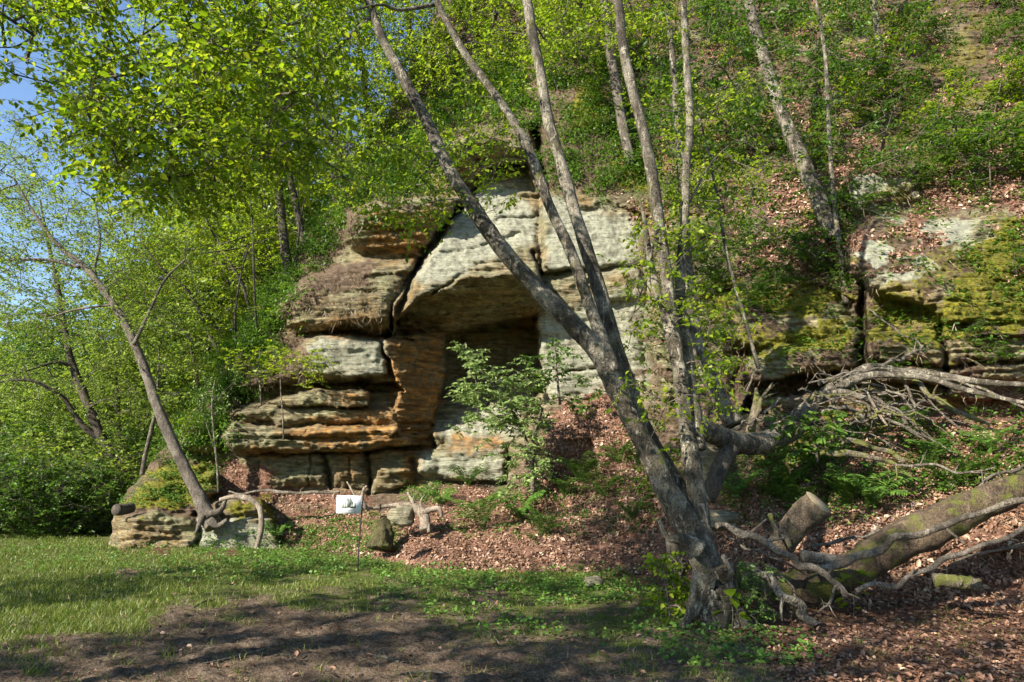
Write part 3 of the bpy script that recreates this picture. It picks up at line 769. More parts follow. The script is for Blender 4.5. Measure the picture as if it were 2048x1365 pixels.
LIMBS = [W([(745,15,20),(700,-10,18),(630,2,15),(590,18,13),(545,38,11),(500,66,9),(430,122,5)], (9.1, 7.4)), W([(752,28,16),(700,72,14),(640,142,11),(602,192,9),(570,222,5)], (9.1, 8.0)), W([(603,192,8),(615,232,7),(611,300,5),(606,340,3)], (8.2, 8.0)),
  W([(690,-60,16),(480,-80,14),(250,-40,11),(110,40,9),(40,90,6),(-20,95,3)], (9.0, 7.0)), W([(470,-82,10),(300,60,8),(200,110,7),(120,145,5),(20,110,3)], (8.2, 6.8)), W([(500,66,7),(420,90,6),(330,150,5),(260,230,3)], (8.0, 7.2)),
  W([(870,10,16),(800,20,12),(760,10,10),(700,25,7),(650,60,4)], (9.5, 8.6)), W([(1320,430,8),(1290,560,7),(1262,640,4)], (8.9, 8.6)), W([(1372,420,8),(1420,330,7),(1470,280,4)], (9.4, 9.8))]
birch = tree('birch_clump', 'large clump of grey flaking birch stems, the thickest leaning across the rock shelter', 'tree',
     [S1, S3, S2, S4, S5, S6] + LIMBS, [c1, c1b, c2, c3, c3b, c4], M_BIRCH, M_LEAF, sides=22, rough=.10, tw=dict(n_tw=6, tw_len=.34, n_lf=8, size=.06, sizevar=.35, droop=.3), r_tip=.0036, base=.5, spread=.3, start=.35, stem_name='stem')
# roots spreading at its foot
_rl = np.array(birch.location)
fp = []
for l, s_ in [([(1412,1150,70),(1394,1205,44),(1376,1242,26),(1352,1262,12)], 5), ([(1440,1200,80),(1436,1245,56),(1420,1272,30),(1398,1288,12)], 6), ([(1455,1200,60),(1488,1240,40),(1522,1266,22),(1556,1280,10)], 7), ([(1440,1170,60),(1465,1215,46),(1478,1262,34),(1485,1290,20)], 1), ([(1425,1180,60),(1410,1225,38),(1440,1290,18)], 2), ([(1400,1100,60),(1365,1080,30),(1335,1075,18),(1318,1040,10)], 3), ([(1450,1130,50),(1462,1160,30),(1470,1235,20)], 4)]:
    p_, r_ = trace([(a, b, c * .75, 8.05) for a, b, c in l]); fp.append(tube(p_, r_, 10, 8, .15, s_))
V_, F_ = join(fp); put(birch, 'roots', V_, F_, M_BIRCH, _rl)

# ------------------------------------------------------------------ trees growing on the hillside right of it
def yb(px, py, d=.25): return float(surf(px, py)[0][1]) - d
y = yb(1458, 838)
tree('birch_tree', 'thick pale birch trunk leaning left, its foot on the curved fallen trunk', 'tree',
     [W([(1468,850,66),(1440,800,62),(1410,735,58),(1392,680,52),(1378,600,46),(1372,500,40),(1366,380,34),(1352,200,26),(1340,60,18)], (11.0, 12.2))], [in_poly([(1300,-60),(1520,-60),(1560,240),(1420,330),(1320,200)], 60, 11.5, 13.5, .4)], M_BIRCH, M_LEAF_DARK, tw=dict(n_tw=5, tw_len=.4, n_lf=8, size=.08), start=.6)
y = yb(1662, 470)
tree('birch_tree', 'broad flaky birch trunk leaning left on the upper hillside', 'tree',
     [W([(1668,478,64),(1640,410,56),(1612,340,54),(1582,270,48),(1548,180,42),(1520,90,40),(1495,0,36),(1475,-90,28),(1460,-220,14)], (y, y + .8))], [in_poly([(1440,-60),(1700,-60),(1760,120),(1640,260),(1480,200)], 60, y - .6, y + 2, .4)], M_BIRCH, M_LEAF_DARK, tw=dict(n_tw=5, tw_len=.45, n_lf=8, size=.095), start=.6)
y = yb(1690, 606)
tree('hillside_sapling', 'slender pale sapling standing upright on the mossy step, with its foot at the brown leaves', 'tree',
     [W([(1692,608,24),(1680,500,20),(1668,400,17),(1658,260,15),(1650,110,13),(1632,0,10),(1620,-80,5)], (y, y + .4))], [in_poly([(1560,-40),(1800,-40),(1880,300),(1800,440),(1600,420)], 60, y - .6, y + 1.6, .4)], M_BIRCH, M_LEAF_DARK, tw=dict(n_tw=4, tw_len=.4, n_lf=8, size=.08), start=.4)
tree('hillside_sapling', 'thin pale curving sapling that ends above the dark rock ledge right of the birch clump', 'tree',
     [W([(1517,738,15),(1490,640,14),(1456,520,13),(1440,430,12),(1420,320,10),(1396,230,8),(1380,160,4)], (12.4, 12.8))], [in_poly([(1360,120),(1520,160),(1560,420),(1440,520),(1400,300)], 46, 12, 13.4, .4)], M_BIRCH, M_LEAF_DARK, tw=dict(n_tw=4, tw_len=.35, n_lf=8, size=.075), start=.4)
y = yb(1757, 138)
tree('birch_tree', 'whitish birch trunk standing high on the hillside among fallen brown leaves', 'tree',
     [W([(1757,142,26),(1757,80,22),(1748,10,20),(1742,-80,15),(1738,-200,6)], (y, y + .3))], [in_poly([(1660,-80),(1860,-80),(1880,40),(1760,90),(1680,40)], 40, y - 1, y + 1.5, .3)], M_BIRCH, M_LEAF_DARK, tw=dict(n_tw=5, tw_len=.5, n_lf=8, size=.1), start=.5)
y = yb(1262, 326, .1)
tree('birch_tree', 'grey trunk close behind the upright stems of the birch clump, lost in leaves above', 'tree',
     [W([(1262,330,38),(1240,220,36),(1222,110,34),(1208,0,30),(1195,-100,24),(1185,-240,10)], (y, y + .6))], [in_poly([(1050,-80),(1350,-80),(1340,80),(1200,140),(1080,80)], 90, y - 1.5, y + 1.5, .2)], M_BARK, M_LEAF, tw=dict(n_tw=6, tw_len=.5, n_lf=8, size=.09), start=.6)

# ------------------------------------------------------------------ trees on the left flank of the hill
y = yb(575, 548, .1)
tree('pine_tree', 'straight dark trunk standing on the left flank of the cliff above the overgrown block', 'tree',
     [W([(578,556,40),(570,500,34),(563,430,29),(558,360,27),(552,260,25),(546,150,22),(540,0,18),(536,-150,12)], (y, y + .6)),
      W([(566,470,9),(520,485,8),(460,500,6),(395,507,4)], (y + .3, y - 1.5)), W([(563,452,9),(500,470,8),(440,490,5),(400,492,3)], (y + .3, y - 1))],
     [in_poly([(420,60),(560,0),(700,60),(740,250),(650,340),(470,380),(400,260)], 200, y - 1.5, y + 2.0, .3)], M_BARK_DARK, M_LEAF, tw=dict(n_tw=6, tw_len=.5, n_lf=9, size=.085), start=.3, base=.6)
slope = [
 ([(440,712,15),(405,640,13),(381,590,12),(352,560,10),(322,535,8),(280,480,4)], [(240,420),(420,400),(450,560),(330,600)], 'twisted leaning sapling whose foot stands beside the brown leaf patch left of the grey block'),
 ([(398,775,11),(386,720,9),(374,668,9),(345,645,7),(320,624,6),(249,594,4)], [(200,500),(360,480),(400,680),(300,720)], 'lowest leaning sapling on the left flank, arching towards the meadow'),
 ([(505,640,13),(485,570,11),(468,540,10),(440,490,8),(414,440,7),(395,340,4)], [(330,260),(470,280),(500,520),(400,520)], 'leaning young tree on the left flank with a bare dark lower stem'),
 ([(518,682,9),(512,640,9),(508,560,8),(506,480,7),(500,380,4)], [(440,300),(560,300),(560,500),(460,520)], 'upright thin stem on the left flank below the dark straight trunk'),
 ([(466,660,9),(462,596,9),(455,560,8),(438,505,7),(425,400,4)], [(360,330),(470,330),(500,480),(400,540)], 'thin dark stem between the leaning saplings of the left flank'),
 ([(545,560,11),(540,520,10),(535,470,9),(528,380,7),(520,270,4)], [(450,160),(600,160),(600,380),(480,420)], 'young tree standing close left of the dark straight trunk'),
 ([(497,590,10),(492,540,9),(488,500,8),(482,400,7),(470,290,4)], [(390,180),(520,180),(540,400),(420,420)], 'pale young tree with a straight stem above the leaning saplings'),
]
extra = [([(590,300),(700,250),(760,330),(640,440),(560,560),(520,520)], 110), ([(430,430),(560,420),(590,520),(520,600),(450,700),(400,720),(420,560)], 130)]
sap_tw = dict(n_tw=6, tw_len=.5, n_lf=8, size=.085, flat=.35)
for k, (l, poly, lab) in enumerate(slope):
    y = yb(l[0][0], l[0][1], .05)
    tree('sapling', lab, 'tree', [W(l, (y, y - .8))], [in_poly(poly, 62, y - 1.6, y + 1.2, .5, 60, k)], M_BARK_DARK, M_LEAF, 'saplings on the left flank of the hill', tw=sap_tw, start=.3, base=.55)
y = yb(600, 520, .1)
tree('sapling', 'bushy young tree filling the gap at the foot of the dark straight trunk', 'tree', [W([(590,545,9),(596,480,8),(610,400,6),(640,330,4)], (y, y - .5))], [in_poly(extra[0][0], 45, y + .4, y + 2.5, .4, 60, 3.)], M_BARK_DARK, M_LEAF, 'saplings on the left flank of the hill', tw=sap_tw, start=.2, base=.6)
y = yb(470, 705, .1)
tree('sapling', 'bushy young tree low on the left flank above the small pale shrubs', 'tree', [W([(475,705,9),(470,640,8),(480,560,6),(500,480,4)], (y, y - .5))], [in_poly(extra[1][0], 60, y + .0, y + 2.5, .4, 60, 3.)], M_BARK_DARK, M_LEAF, 'saplings on the left flank of the hill', tw=sap_tw, start=.2, base=.6)
# trees along the top of the cliff
top = [((612,500),(520,80),[(250,-120),(640,-120),(650,300),(480,420),(300,380)],'leafy tree on the shoulder of the cliff, just behind the dark straight trunk'),
       ((690,395),(640,60),[(480,-160),(760,-160),(800,160),(700,330),(560,300)],'leafy tree on the shoulder of the cliff, first up from the dark straight trunk'),
       ((745,300),(705,-20),[(620,-160),(880,-160),(900,120),(780,280),(660,240)],'leafy tree on the cliff shoulder behind the top of the leaning birch stem'),
       ((830,190),(805,-100),[(700,-200),(1000,-200),(1020,80),(900,230),(760,180)],'leafy tree on the cliff top above the brown overhang'),
       ((950,120),(940,-150),[(840,-260),(1120,-260),(1120,40),(1000,180),(880,150)],'leafy tree on the cliff top between the two central birch stems'),
       ((1120,90),(1125,-150),[(1030,-260),(1300,-260),(1320,20),(1180,130),(1060,100)],'dark trunked tree on the cliff top right of the central birch stem')]
for k, (b, t, poly, lab) in enumerate(top):
    y = yb(b[0], b[1], -.1)
    tree('clifftop_tree', lab, 'tree', [W([(b[0], b[1] + 8, 26), (b[0] * .7 + t[0] * .3, b[1] * .7 + t[1] * .3, 22), (b[0] * .35 + t[0] * .65, b[1] * .35 + t[1] * .65, 17), (t[0], t[1], 9)], (y, y - .5))],
         [in_poly(poly, 210, y - 2.0 + 2 * (k == 0), y + 1.5 + 2 * (k == 0), .25, 90, k)], M_BARK_DARK, M_LEAF, 'trees on the cliff top', tw=dict(n_tw=6, tw_len=.6, n_lf=9, size=.095), start=.4, base=.55)

# ------------------------------------------------------------------ the leaning tree on the low ledge and the trees beyond it
LT = W([(428,1052,62),(410,1025,52),(394,985,46),(366,930,42),(338,870,38),(310,800,34),(288,735,31),(268,685,29),(240,630,27),(205,578,24),(165,530,20),(120,495,16),(70,430,11),(30,360,6)], (16.75, 17.6))
LTb = [W([(268,690,14),(300,620,11),(330,560,9),(370,520,5)], (17.1, 17.4)), W([(190,560,13),(190,530,10),(200,480,8),(190,400,4)], (17.4, 17.8)), W([(160,535,11),(90,520,9),(0,522,7),(-80,540,4)], (17.4, 17.6)), W([(225,610,9),(150,620,8),(90,640,5)], (17.3, 17.6))]
lt = tree('leaning_tree', 'slender dark tree rooted on the low mossy ledge and leaning far left over the meadow', 'tree', [LT] + LTb,
     [in_poly([(-120,230),(40,220),(120,330),(300,420),(420,470),(400,560),(310,640),(180,680),(-100,680)], 430, 16.6, 20.0, .55, 80, 2.)], M_BARK, M_LEAF_PALE, tw=dict(n_tw=6, tw_len=.45, n_lf=8, size=.062, flat=.35), start=.35, rough=.12)
_rl = np.array(lt.location); fp = []
for l, s_ in [([(415,1030,40),(440,1022,24),(452,1000,14)], 1), ([(420,1040,44),(436,1052,30),(455,1040,18)], 2), ([(408,1030,36),(398,1050,22),(392,1066,10)], 3)]:
    p_, r_ = trace([(a, b, c * .45, 16.6) for a, b, c in l]); fp.append(tube(p_, r_, 9, 8, .15, s_))
V_, F_ = join(fp); put(lt, 'roots', V_, F_, M_BARK, _rl)
tree('meadow_tree', 'dark forked tree leaning left at the edge of the meadow left of the ledge', 'tree',
     [W([(262,985,44),(232,930,38),(205,880,34),(180,820,32),(160,770,28),(142,720,24),(128,650,20),(115,570,16),(95,480,10),(80,400,5)], (23.5, 23)),
      W([(205,885,26),(160,845,20),(130,800,16),(100,778,13),(50,760,9),(-40,770,5)], (23.4, 22)), W([(145,735,14),(110,725,11),(40,745,8),(-60,760,4)], (23.2, 22)), W([(178,815,12),(215,800,9),(240,830,5)], (23.2, 22.6))],
     [in_poly([(-150,330),(120,360),(260,480),(330,620),(300,780),(200,860),(-150,860)], 420, 21, 27, .6, 80, 7.)], M_BARK_DARK, M_LEAF_PALE, tw=dict(n_tw=6, tw_len=.6, n_lf=8, size=.085, flat=.35), start=.35, rough=.12)
tree('meadow_tree', 'short upright dark trunk among the bushes just left of the hill', 'tree', [W([(245,985,26),(243,930,24),(238,880,20),(235,800,14),(228,700,6)], (27, 27))],
     [in_poly([(160,620),(330,600),(420,760),(330,900),(180,900)], 150, 24, 29, .2)], M_BARK_DARK, M_LEAF_PALE, tw=dict(n_tw=6, tw_len=.6, n_lf=8, size=.1), start=.4)
y = yb(300, 925, .3)
tree('birch_tree', 'small slanting whitish birch stem on the mossy ledge crossing behind the leaning tree', 'tree', [W([(284,950,17),(292,905,15),(303,860,14),(312,815,11),(316,760,7),(318,700,4)], (17.9, 17.9))],
     [in_poly([(270,620),(370,620),(400,760),(330,800)], 40, 17, 19, .2)], M_BIRCH, M_LEAF_PALE, tw=sap_tw, start=.5)
tree('sapling', 'whip-thin pale sapling standing on the leaf-covered shelf in front of the layered ledges', 'tree', [W([(437,985,9),(434,930,8),(428,870,7),(424,810,6),(430,760,4)], (17.2, 17.2)), W([(432,905,5),(420,870,4),(412,845,3)], (17.2, 17.1))],
     [in_poly([(400,740),(470,740),(480,800),(410,830)], 12, 16.9, 17.8, 0)], M_BIRCH, M_LEAF_SHRUB, tw=dict(n_tw=3, tw_len=.3, n_lf=6, size=.06), start=.6)
for l, poly, lab in [([(522,812,7),(521,780,6),(517,740,4),(520,705,3)], [(455,715),(560,690),(600,720),(560,750),(470,750)], 'small pale shrub with flat leaf sprays rooted on the ledge below the dark recess'),
                     ([(567,880,6),(565,820,5),(562,790,4),(560,735,3)], [(530,735),(640,690),(650,720),(590,770)], 'small pale shrub hanging its stem over the layered ledges')]:
    y = yb(l[0][0], l[0][1], .25)
    tree('ledge_shrub', lab, 'shrub', [W(l, (y, y))], [in_poly(poly, 26, y - .7, y + .3, 0)], M_BIRCH, M_LEAF, tw=dict(n_tw=4, tw_len=.3, n_lf=7, size=.07, flat=.2, droop=.05), start=.6, base=.65)

# ------------------------------------------------------------------ background trees: three kinds, copied
def proto_tree(name, h, r, cw, n, leaf, lsz, crown_lo=.3, seed=0):
    loc = np.zeros(3); root = thing(name, loc, None, None)
    p = np.array([[0, 0, -.2], [.1 * h * .1, 0, h * .3], [-.02 * h, .02 * h, h * .6], [.02 * h, 0, h * .95]])
    V, F = tube(p, [r, r * .75, r * .5, r * .12], 10, 8, .1, seed); put(root, 'trunk', V, F, M_BARK_DARK, loc)
    u = rng.normal(size=(n, 3)); u = unit(u) * rng.uniform(.25, 1, (n, 1)) ** .5
    t = u * np.array([cw, cw, h * (1 - crown_lo) / 2]) + np.array([0, 0, h * (crown_lo + 1) / 2])
    t += .25 * cw * np.stack([perlin(t[:, 0], t[:, 1], t[:, 2] + 9 * k + seed) for k in range(3)], -1)
    A, B, ra, rb = grow(catmull(p, 8)[8:], None, t, step=.6, r_tip=.008, rmax=r * .6)
    (ta, tb), V, F, m = twigs_leaves(t, n_tw=6, tw_len=.8, n_lf=9, size=lsz, spread=.3, flat=.5)
    Wd, WF = join([prisms(A, B, ra, rb, 4), prisms(ta, tb, .005, .003, 3)])
    put(root, 'branches', Wd, WF, M_TWIG, loc)
    put(root, 'crown', V, [F], leaf, loc, {'rnd': per_leaf(m)}, False)
    return root
protos = [proto_tree('woodland_tree', 12, .22, 3.6, 330, M_LEAF_PALE, .17, .2, 1.), proto_tree('woodland_tree', 9, .18, 3.2, 300, M_LEAF_PALE, .16, .12, 2.), proto_tree('woodland_tree', 15, .28, 4.4, 380, M_LEAF_DARK, .2, .15, 3.)]
bg = [(390,31,0,1.35),(480,34,1,1.9),(560,36,2,1.25),(650,38,2,1.4),(330,36,1,1.3),(-150,44,0,1.),(-40,38,1,1.),(30,50,0,1.1),(95,40,2,.8),(150,52,0,1.),(205,43,1,1.1),(260,38,1,.9),(310,50,0,1.1),(60,62,2,1.),(180,64,2,1.),(-90,60,2,1.1),(360,44,0,.9),(420,52,2,.85),(0,34,1,.75),(120,33,1,.7)]
kinds = ['pale green slim tree of the wood beyond the meadow', 'low bushy tree at the foot of the wood beyond the meadow', 'tall dark tree of the wood beyond the meadow']
seen = set()
for px, Y, k, sc in bg:
    o = protos[k] if k not in seen else copy_tree(protos[k]); seen.add(k)
    p = P(px, 960, Y); p[2] = 0
    o.location = p; o.rotation_euler = (0, 0, rng.uniform(0, 6.28)); o.scale = (sc, sc, sc * rng.uniform(.9, 1.1))
    tag(o, kinds[k], 'tree', 'trees of the wood beyond the meadow')
# bushes in front of that wood
def make_bush(n, lsz, seed):
    root = thing('bush', (0, 0, 0), None, None); u = unit(rng.normal(size=(n, 3))) * rng.uniform(.3, 1, (n, 1)) ** .5
    t = u * [1.5, 1.3, 1.15] + [0, 0, 1.15]; t = t[t[:, 2] > .1]
    st = np.array([[0, 0, -.1], [.05, 0, .4], [0, .05, .9]]); A, B, ra, rb = grow(catmull(st, 5), None, t, step=.3, r_tip=.005, rmax=.03)
    (ta, tb), V, F, m = twigs_leaves(t, n_tw=6, tw_len=.4, n_lf=8, size=lsz, spread=.15, droop=.1)
    Wd, WF = join([prisms(A, B, ra, rb, 4), prisms(ta, tb, .004, .002, 3)]); put(root, 'branches', Wd, WF, M_TWIG, np.zeros(3))
    put(root, 'foliage', V, [F], M_LEAF_PALE if seed else M_LEAF_DARK, np.zeros(3), {'rnd': per_leaf(m, .45, .28)}, False); return root
bushes = [make_bush(120, .085, 0), make_bush(110, .09, 1)]; seen = set()
for px, Y, k, sc in [(-60,20.5,0,1.1),(15,21.5,1,1.3),(70,20,0,1.0),(120,22,1,1.3),(165,20.5,0,.95),(205,22,1,1.2),(-120,22,1,1.4),(230,25,0,1.5),(40,25,0,1.6),(140,26,1,1.7),(300,29,1,1.6),(-20,27,1,1.7)]:
    o = bushes[k] if k not in seen else copy_tree(bushes[k]); seen.add(k); q_ = P(px, 960, Y); o.location = (q_[0], Y, 0); o.rotation_euler = (0, 0, px * .37); o.scale = (sc,) * 3
    tag(o, ['dense green bush along the meadow edge left of the hill', 'looser yellow green bush along the meadow edge left of the hill'][k], 'bush', 'bushes along the meadow edge')
# trees standing behind the photographer, whose shade falls on the lawn
shade = proto_tree('shade_tree', 13, .25, 3.2, 66, M_LEAF, .2, .35, 5.)
for i, (x, yv, sc, lab) in enumerate([(-13, -2.2, 1., 'tree beside the lawn, out of the picture on the left'), (-12.3, 6.0, .55, 'smaller tree on the lawn edge, out of the picture further left'), (-5.9, -.3, .72, 'tree standing left behind the photographer'), (-20, -11, 1.1, 'tree standing well behind the photographer on the left')]):
    o = shade if i == 0 else copy_tree(shade)
    o.location = (x, yv, 0); o.rotation_euler = (0, 0, i * 1.7); o.scale = (sc, sc, sc); tag(o, lab, 'tree')
# ------------------------------------------------------------------ ferns
def make_fern():
    root = thing('fern', (0, 0, 0), None, None)
    for k in range(11):
        az = k * 2 * math.pi / 11 + rng.uniform(-.25, .25); L = rng.uniform(.75, 1.05); up = rng.uniform(1.1, 1.6)
        t = np.linspace(0, 1, 24)
        out_ = L * (t * .5 + .25 * t ** 2); z = L * (up * t * .85 - .42 * t ** 2.6)
        c = np.stack([out_ * math.cos(az), out_ * math.sin(az), z], -1)
        c[:, 0] += .05 * np.sin(t * 3) * math.sin(az); 
        tg = unit(np.gradient(c, axis=0)); side = unit(np.cross(tg, [0, 0, 1.]))
        pos, dr, sz = [], [], []
        for i in range(2, 24):
            ln = .2 * math.sin(math.pi * (.12 + .88 * (1 - t[i])) ** .8) ** .8 + .012
            for s_ in (-1, 1):
                pos.append(c[i]); dr.append(side[i] * s_ + tg[i] * .45 + rng.normal(size=3) * .08); sz.append(ln)
        V, F = leaves(np.array(pos), np.array(dr), np.array(sz), width=.26, tilt=.12, fold=.1, droop=.12, shape='lance')
        A, B = c[:-1], c[1:]
        W_, (WF, _) = prisms(A, B, .005, .004, 3)
        Vt = np.vstack([V, W_]); Ft = np.vstack([F, WF + len(V)])
        rn = np.concatenate([per_leaf(len(pos), .5, .2), np.full(len(W_), .25)])
        obj('frond', leaf_mesh('frond', Vt, Ft, M_FERN, rn), root)
    return root
fern0 = make_fern()
FERNS = [(935,975,.55,'small fern under the pale block at the right end of the block row'), (968,1062,.72,'feathery fern alone in the middle of the brown leaf slope'), (1040,1040,.62,'fern just above and right of the lone fern on the leaf slope'),
 (1128,1000,.5,'pale fern at the foot of the leafy elder-like shrub'), (1160,975,.66,'tallest fern of the group beside the shrub'), (1208,1000,.55,'bright fern nearest the big leaning stem on the leaf slope'),
 (1835,872,.5,'upright fern in front of the tangle of grey fallen branches'), (1745,1020,.62,'large dark fern on the bank between the sawn log and the mossy log'), (1690,1015,.5,'fern close above the sawn log end'),
 (1905,985,.5,'fern on the bank above the thick mossy log'), (1590,985,.42,'fern in the shade left of the sawn log'), (1990,905,.4,'low fern on the bank above the mossy log, under the long dead branches'),
 (552,1080,.42,'small fern in the shaded crack beside the pale hanging root'), (1620,935,.42,'fern under the curved fallen trunk'), (1500,600,.4,'fern clump on the mossy step above the dark overhang'), (1560,640,.42,'second fern clump on the mossy step above the dark overhang'),
 (1760,250,.55,'fern on the upper hillside right of the sapling trunks'), (880,1015,.45,'small fern beside the pale gnarled root'), (1080,1075,.5,'low fern on the open leaf slope right of the lone fern'), (1262,1040,.4,'small fern on the leaf slope close beside the leaning stem'), (1240,930,.5,'fern on the dark bank behind the leaning stem'), (1480,1000,.5,'fern on the bank behind the stub'), (1860,930,.45,'fern on the brown bank beyond the long straight branch'), (1570,1020,.45,'fern against the left side of the sawn log'),
 (1900,330,.5,'fern beneath the brown leaf ledge of the upper hillside')]
for k, (px, py, sc, lab) in enumerate(FERNS):
    o = fern0 if k == 0 else copy_tree(fern0)
    p, n, _ = surf(px, py)
    o.location = p; o.rotation_euler = (-.25, 0, k * 1.3); o.scale = (sc * 1.25,) * 3
    tag(o, lab, 'fern', 'ferns on the slope')

# ------------------------------------------------------------------ leafy saplings and shrubs on the hillside
def make_sapling(h, n, leaf, lsz, seed):
    root = thing('hillside_shrub', (0, 0, 0), None, None)
    lean = np.array([rng.uniform(-.3, .1), -.35, 1.]) * h
    p = np.array([[0, 0, -.1], lean * .35 + rng.normal(size=3) * .05, lean * .7 + rng.normal(size=3) * .08, lean * 1.0])
    V, F = tube(p, [.016, .013, .009, .004], 6, 6, .1, seed); put(root, 'stem', V, F, M_TWIG, np.zeros(3))
    t = rng.uniform(.3, 1.05, (n, 1)) * lean + rng.normal(size=(n, 3)) * np.array([.55, .35, .12]) * h * .62
    A, B, ra, rb = grow(catmull(p, 5), None, t, step=.25, r_tip=.0035, rmax=.012)
    (ta, tb), V, F, m = twigs_leaves(t, n_tw=4, tw_len=.32, n_lf=7, size=lsz, spread=.08, flat=.18, droop=.08, width=.5, tilt=.35)
    Wd, WF = join([prisms(A, B, ra, rb, 4), prisms(ta, tb, .003, .002, 3)])
    put(root, 'branches', Wd, WF, M_TWIG, np.zeros(3))
    put(root, 'foliage', V, [F], leaf, np.zeros(3), {'rnd': per_leaf(m)}, False)
    return root
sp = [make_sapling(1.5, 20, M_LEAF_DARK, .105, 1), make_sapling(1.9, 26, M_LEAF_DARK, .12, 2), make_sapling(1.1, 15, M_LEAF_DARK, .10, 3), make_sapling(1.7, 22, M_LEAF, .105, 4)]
spl = ['dark green leafy sapling with spreading flat sprays on the wooded hillside', 'tall dark green sapling with large leaves on the wooded hillside', 'low dark green sapling on the wooded hillside', 'yellow green leafy sapling on the wooded hillside']
used_ = set(); cnt_ = 0
zone = [(1300,-40),(2200,-60),(2200,420),(2000,400),(1880,430),(1720,440),(1660,560),(1480,600),(1320,560),(1290,300)]
cells_ = [(x, y) for x in np.arange(1290, 2200, 74) for y in np.arange(-40, 620, 58)]
for x, y_ in cells_:
    x = x + rng.uniform(-30, 30); y_ = y_ + rng.uniform(-24, 24)
    if sd_poly(np.array([x]), np.array([y_]), zone)[0] < 0 or rng.random() < .36: continue
    if 1690 < x < 1850 and 300 < y_ < 440: continue
    if abs(x - np.interp(y_ + 20, [0, 270, 420], [1500, 1590, 1660])) < 60 and rng.random() < .75: continue
    k = int(rng.choice([0, 1, 2, 2, 3, 3]))
    o = sp[k] if k not in used_ else copy_tree(sp[k]); used_.add(k)
    p, n, _ = surf(x, y_ + 30)
    s_ = rng.uniform(.65, 1.05)
    o.location = p; o.rotation_euler = (0, 0, rng.uniform(-.9, .9)); o.scale = (s_,) * 3
    tag(o, spl[k], 'sapling', 'leafy saplings on the wooded hillside')
for x, y_, k, s_ in [(640,420,3,.8),(690,350,3,.9),(600,470,0,.8),(560,520,3,.7),(520,590,0,.7),(480,650,3,.7),(455,730,3,.8),(760,290,0,.9),(820,210,3,.9),(700,420,2,.8),(740,250,3,.9),(860,160,0,.9),(420,790,3,.7),(900,240,2,.8),(960,200,0,.8),(1010,150,3,.9),(1100,120,0,.9),(1180,160,2,.9),(1330,640,2,.8),(1400,600,0,.8),(1440,700,2,.7),(1350,740,0,.7),(1480,640,2,.6),(1560,600,2,.7),(1620,560,0,.7),(1730,440,2,.8),(1800,420,0,.9),(1880,400,2,.9),(1960,390,0,.9),(2040,370,2,1.),(1700,560,2,.7),(1840,640,2,.5),(1960,690,2,.55),(2030,560,2,.6),(1990,740,2,.5),(1780,760,2,.45),(345,905,2,.6),(375,890,3,.5),(320,940,2,.5),(410,880,2,.6),(1120,190,0,.8),(1240,230,2,.8),(1290,330,0,.8),(790,360,2,.7),(560,600,2,.6),(540,680,3,.6)]:
    o = copy_tree(sp[k]); p, n, _ = surf(x, y_)
    o.location = p; o.rotation_euler = (0, 0, rng.uniform(-2, 1)); o.scale = (s_,) * 3
    tag(o, (['dark green sapling rooted on the mossy right-hand ledges', '', 'low dark shrub rooted on the mossy right-hand ledges'] if x > 1320 else ['dark green sapling on the flank or brow of the cliff', '', 'low dark shrub on the flank or brow of the cliff', 'bright green sapling on the flank or brow of the cliff'])[k], 'sapling', 'saplings on the mossy ledges' if x > 1320 else 'saplings on the brow of the cliff')

# shrubs that stand alone
tree('elder_shrub', 'pale green leafy shrub spilling down the leaf slope in front of the rock shelter', 'shrub', [W([(1066,985,16),(1062,920,14),(1040,850,12),(1000,790,9),(960,740,6)], (15.0, 15.2)), W([(1064,950,12),(1070,880,10),(1085,820,8)], (15.0, 15.4))],
     [in_poly([(915,690),(965,700),(1000,735),(1060,770),(1090,830),(1095,990),(1035,1000),(1020,900),(960,840),(930,830),(935,770)], 125, 14.5, 15.6, .2, 50)], M_BARK, M_LEAF_SHRUB, tw=dict(n_tw=5, tw_len=.25, n_lf=7, size=.105, spread=.06, flat=.3, droop=.15, width=.45), start=.3, stem_name='stem', base=.65)
tree('elder_shrub', 'darker leafy shrub under the leaning stem, against the pale right wall of the shelter', 'shrub', [W([(1120,810,12),(1115,760,9),(1110,700,6)], (15.6, 15.6))],
     [in_poly([(1080,670),(1130,680),(1180,790),(1190,830),(1100,830),(1060,760)], 26, 15.2, 16, .2, 50)], M_BARK, M_LEAF_DARK, tw=dict(n_tw=4, tw_len=.25, n_lf=7, size=.09, spread=.06, flat=.3), start=.2, stem_name='stem')
tree('leafy_seedling', 'bushy green seedling with toothed leaves in front of the curved fallen trunk', 'shrub', [W([(1635,925,10),(1632,890,8),(1630,850,5)], (10.6, 10.6))],
     [in_poly([(1535,880),(1570,835),(1640,815),(1700,860),(1700,905),(1560,915)], 24, 10.2, 10.9, 0)], M_TWIG, M_LEAF_DARK, tw=dict(n_tw=4, tw_len=.2, n_lf=6, size=.1, spread=.05, flat=.2, width=.5), start=.1, stem_name='stem', base=.7)
tree('leafy_weed', 'green weed clump at the left foot of the big birch', 'plant', [W([(1340,1235,6),(1335,1190,5),(1325,1140,4)], (8.6, 8.6))],
     [in_poly([(1300,1130),(1345,1105),(1385,1190),(1440,1235),(1390,1255),(1310,1225)], 40, 8.2, 9.0, 0)], M_TWIG, M_LEAF, tw=dict(n_tw=4, tw_len=.12, n_lf=5, size=.06, spread=.04, flat=.4, width=.7), start=.1, stem_name='stem', base=.4)
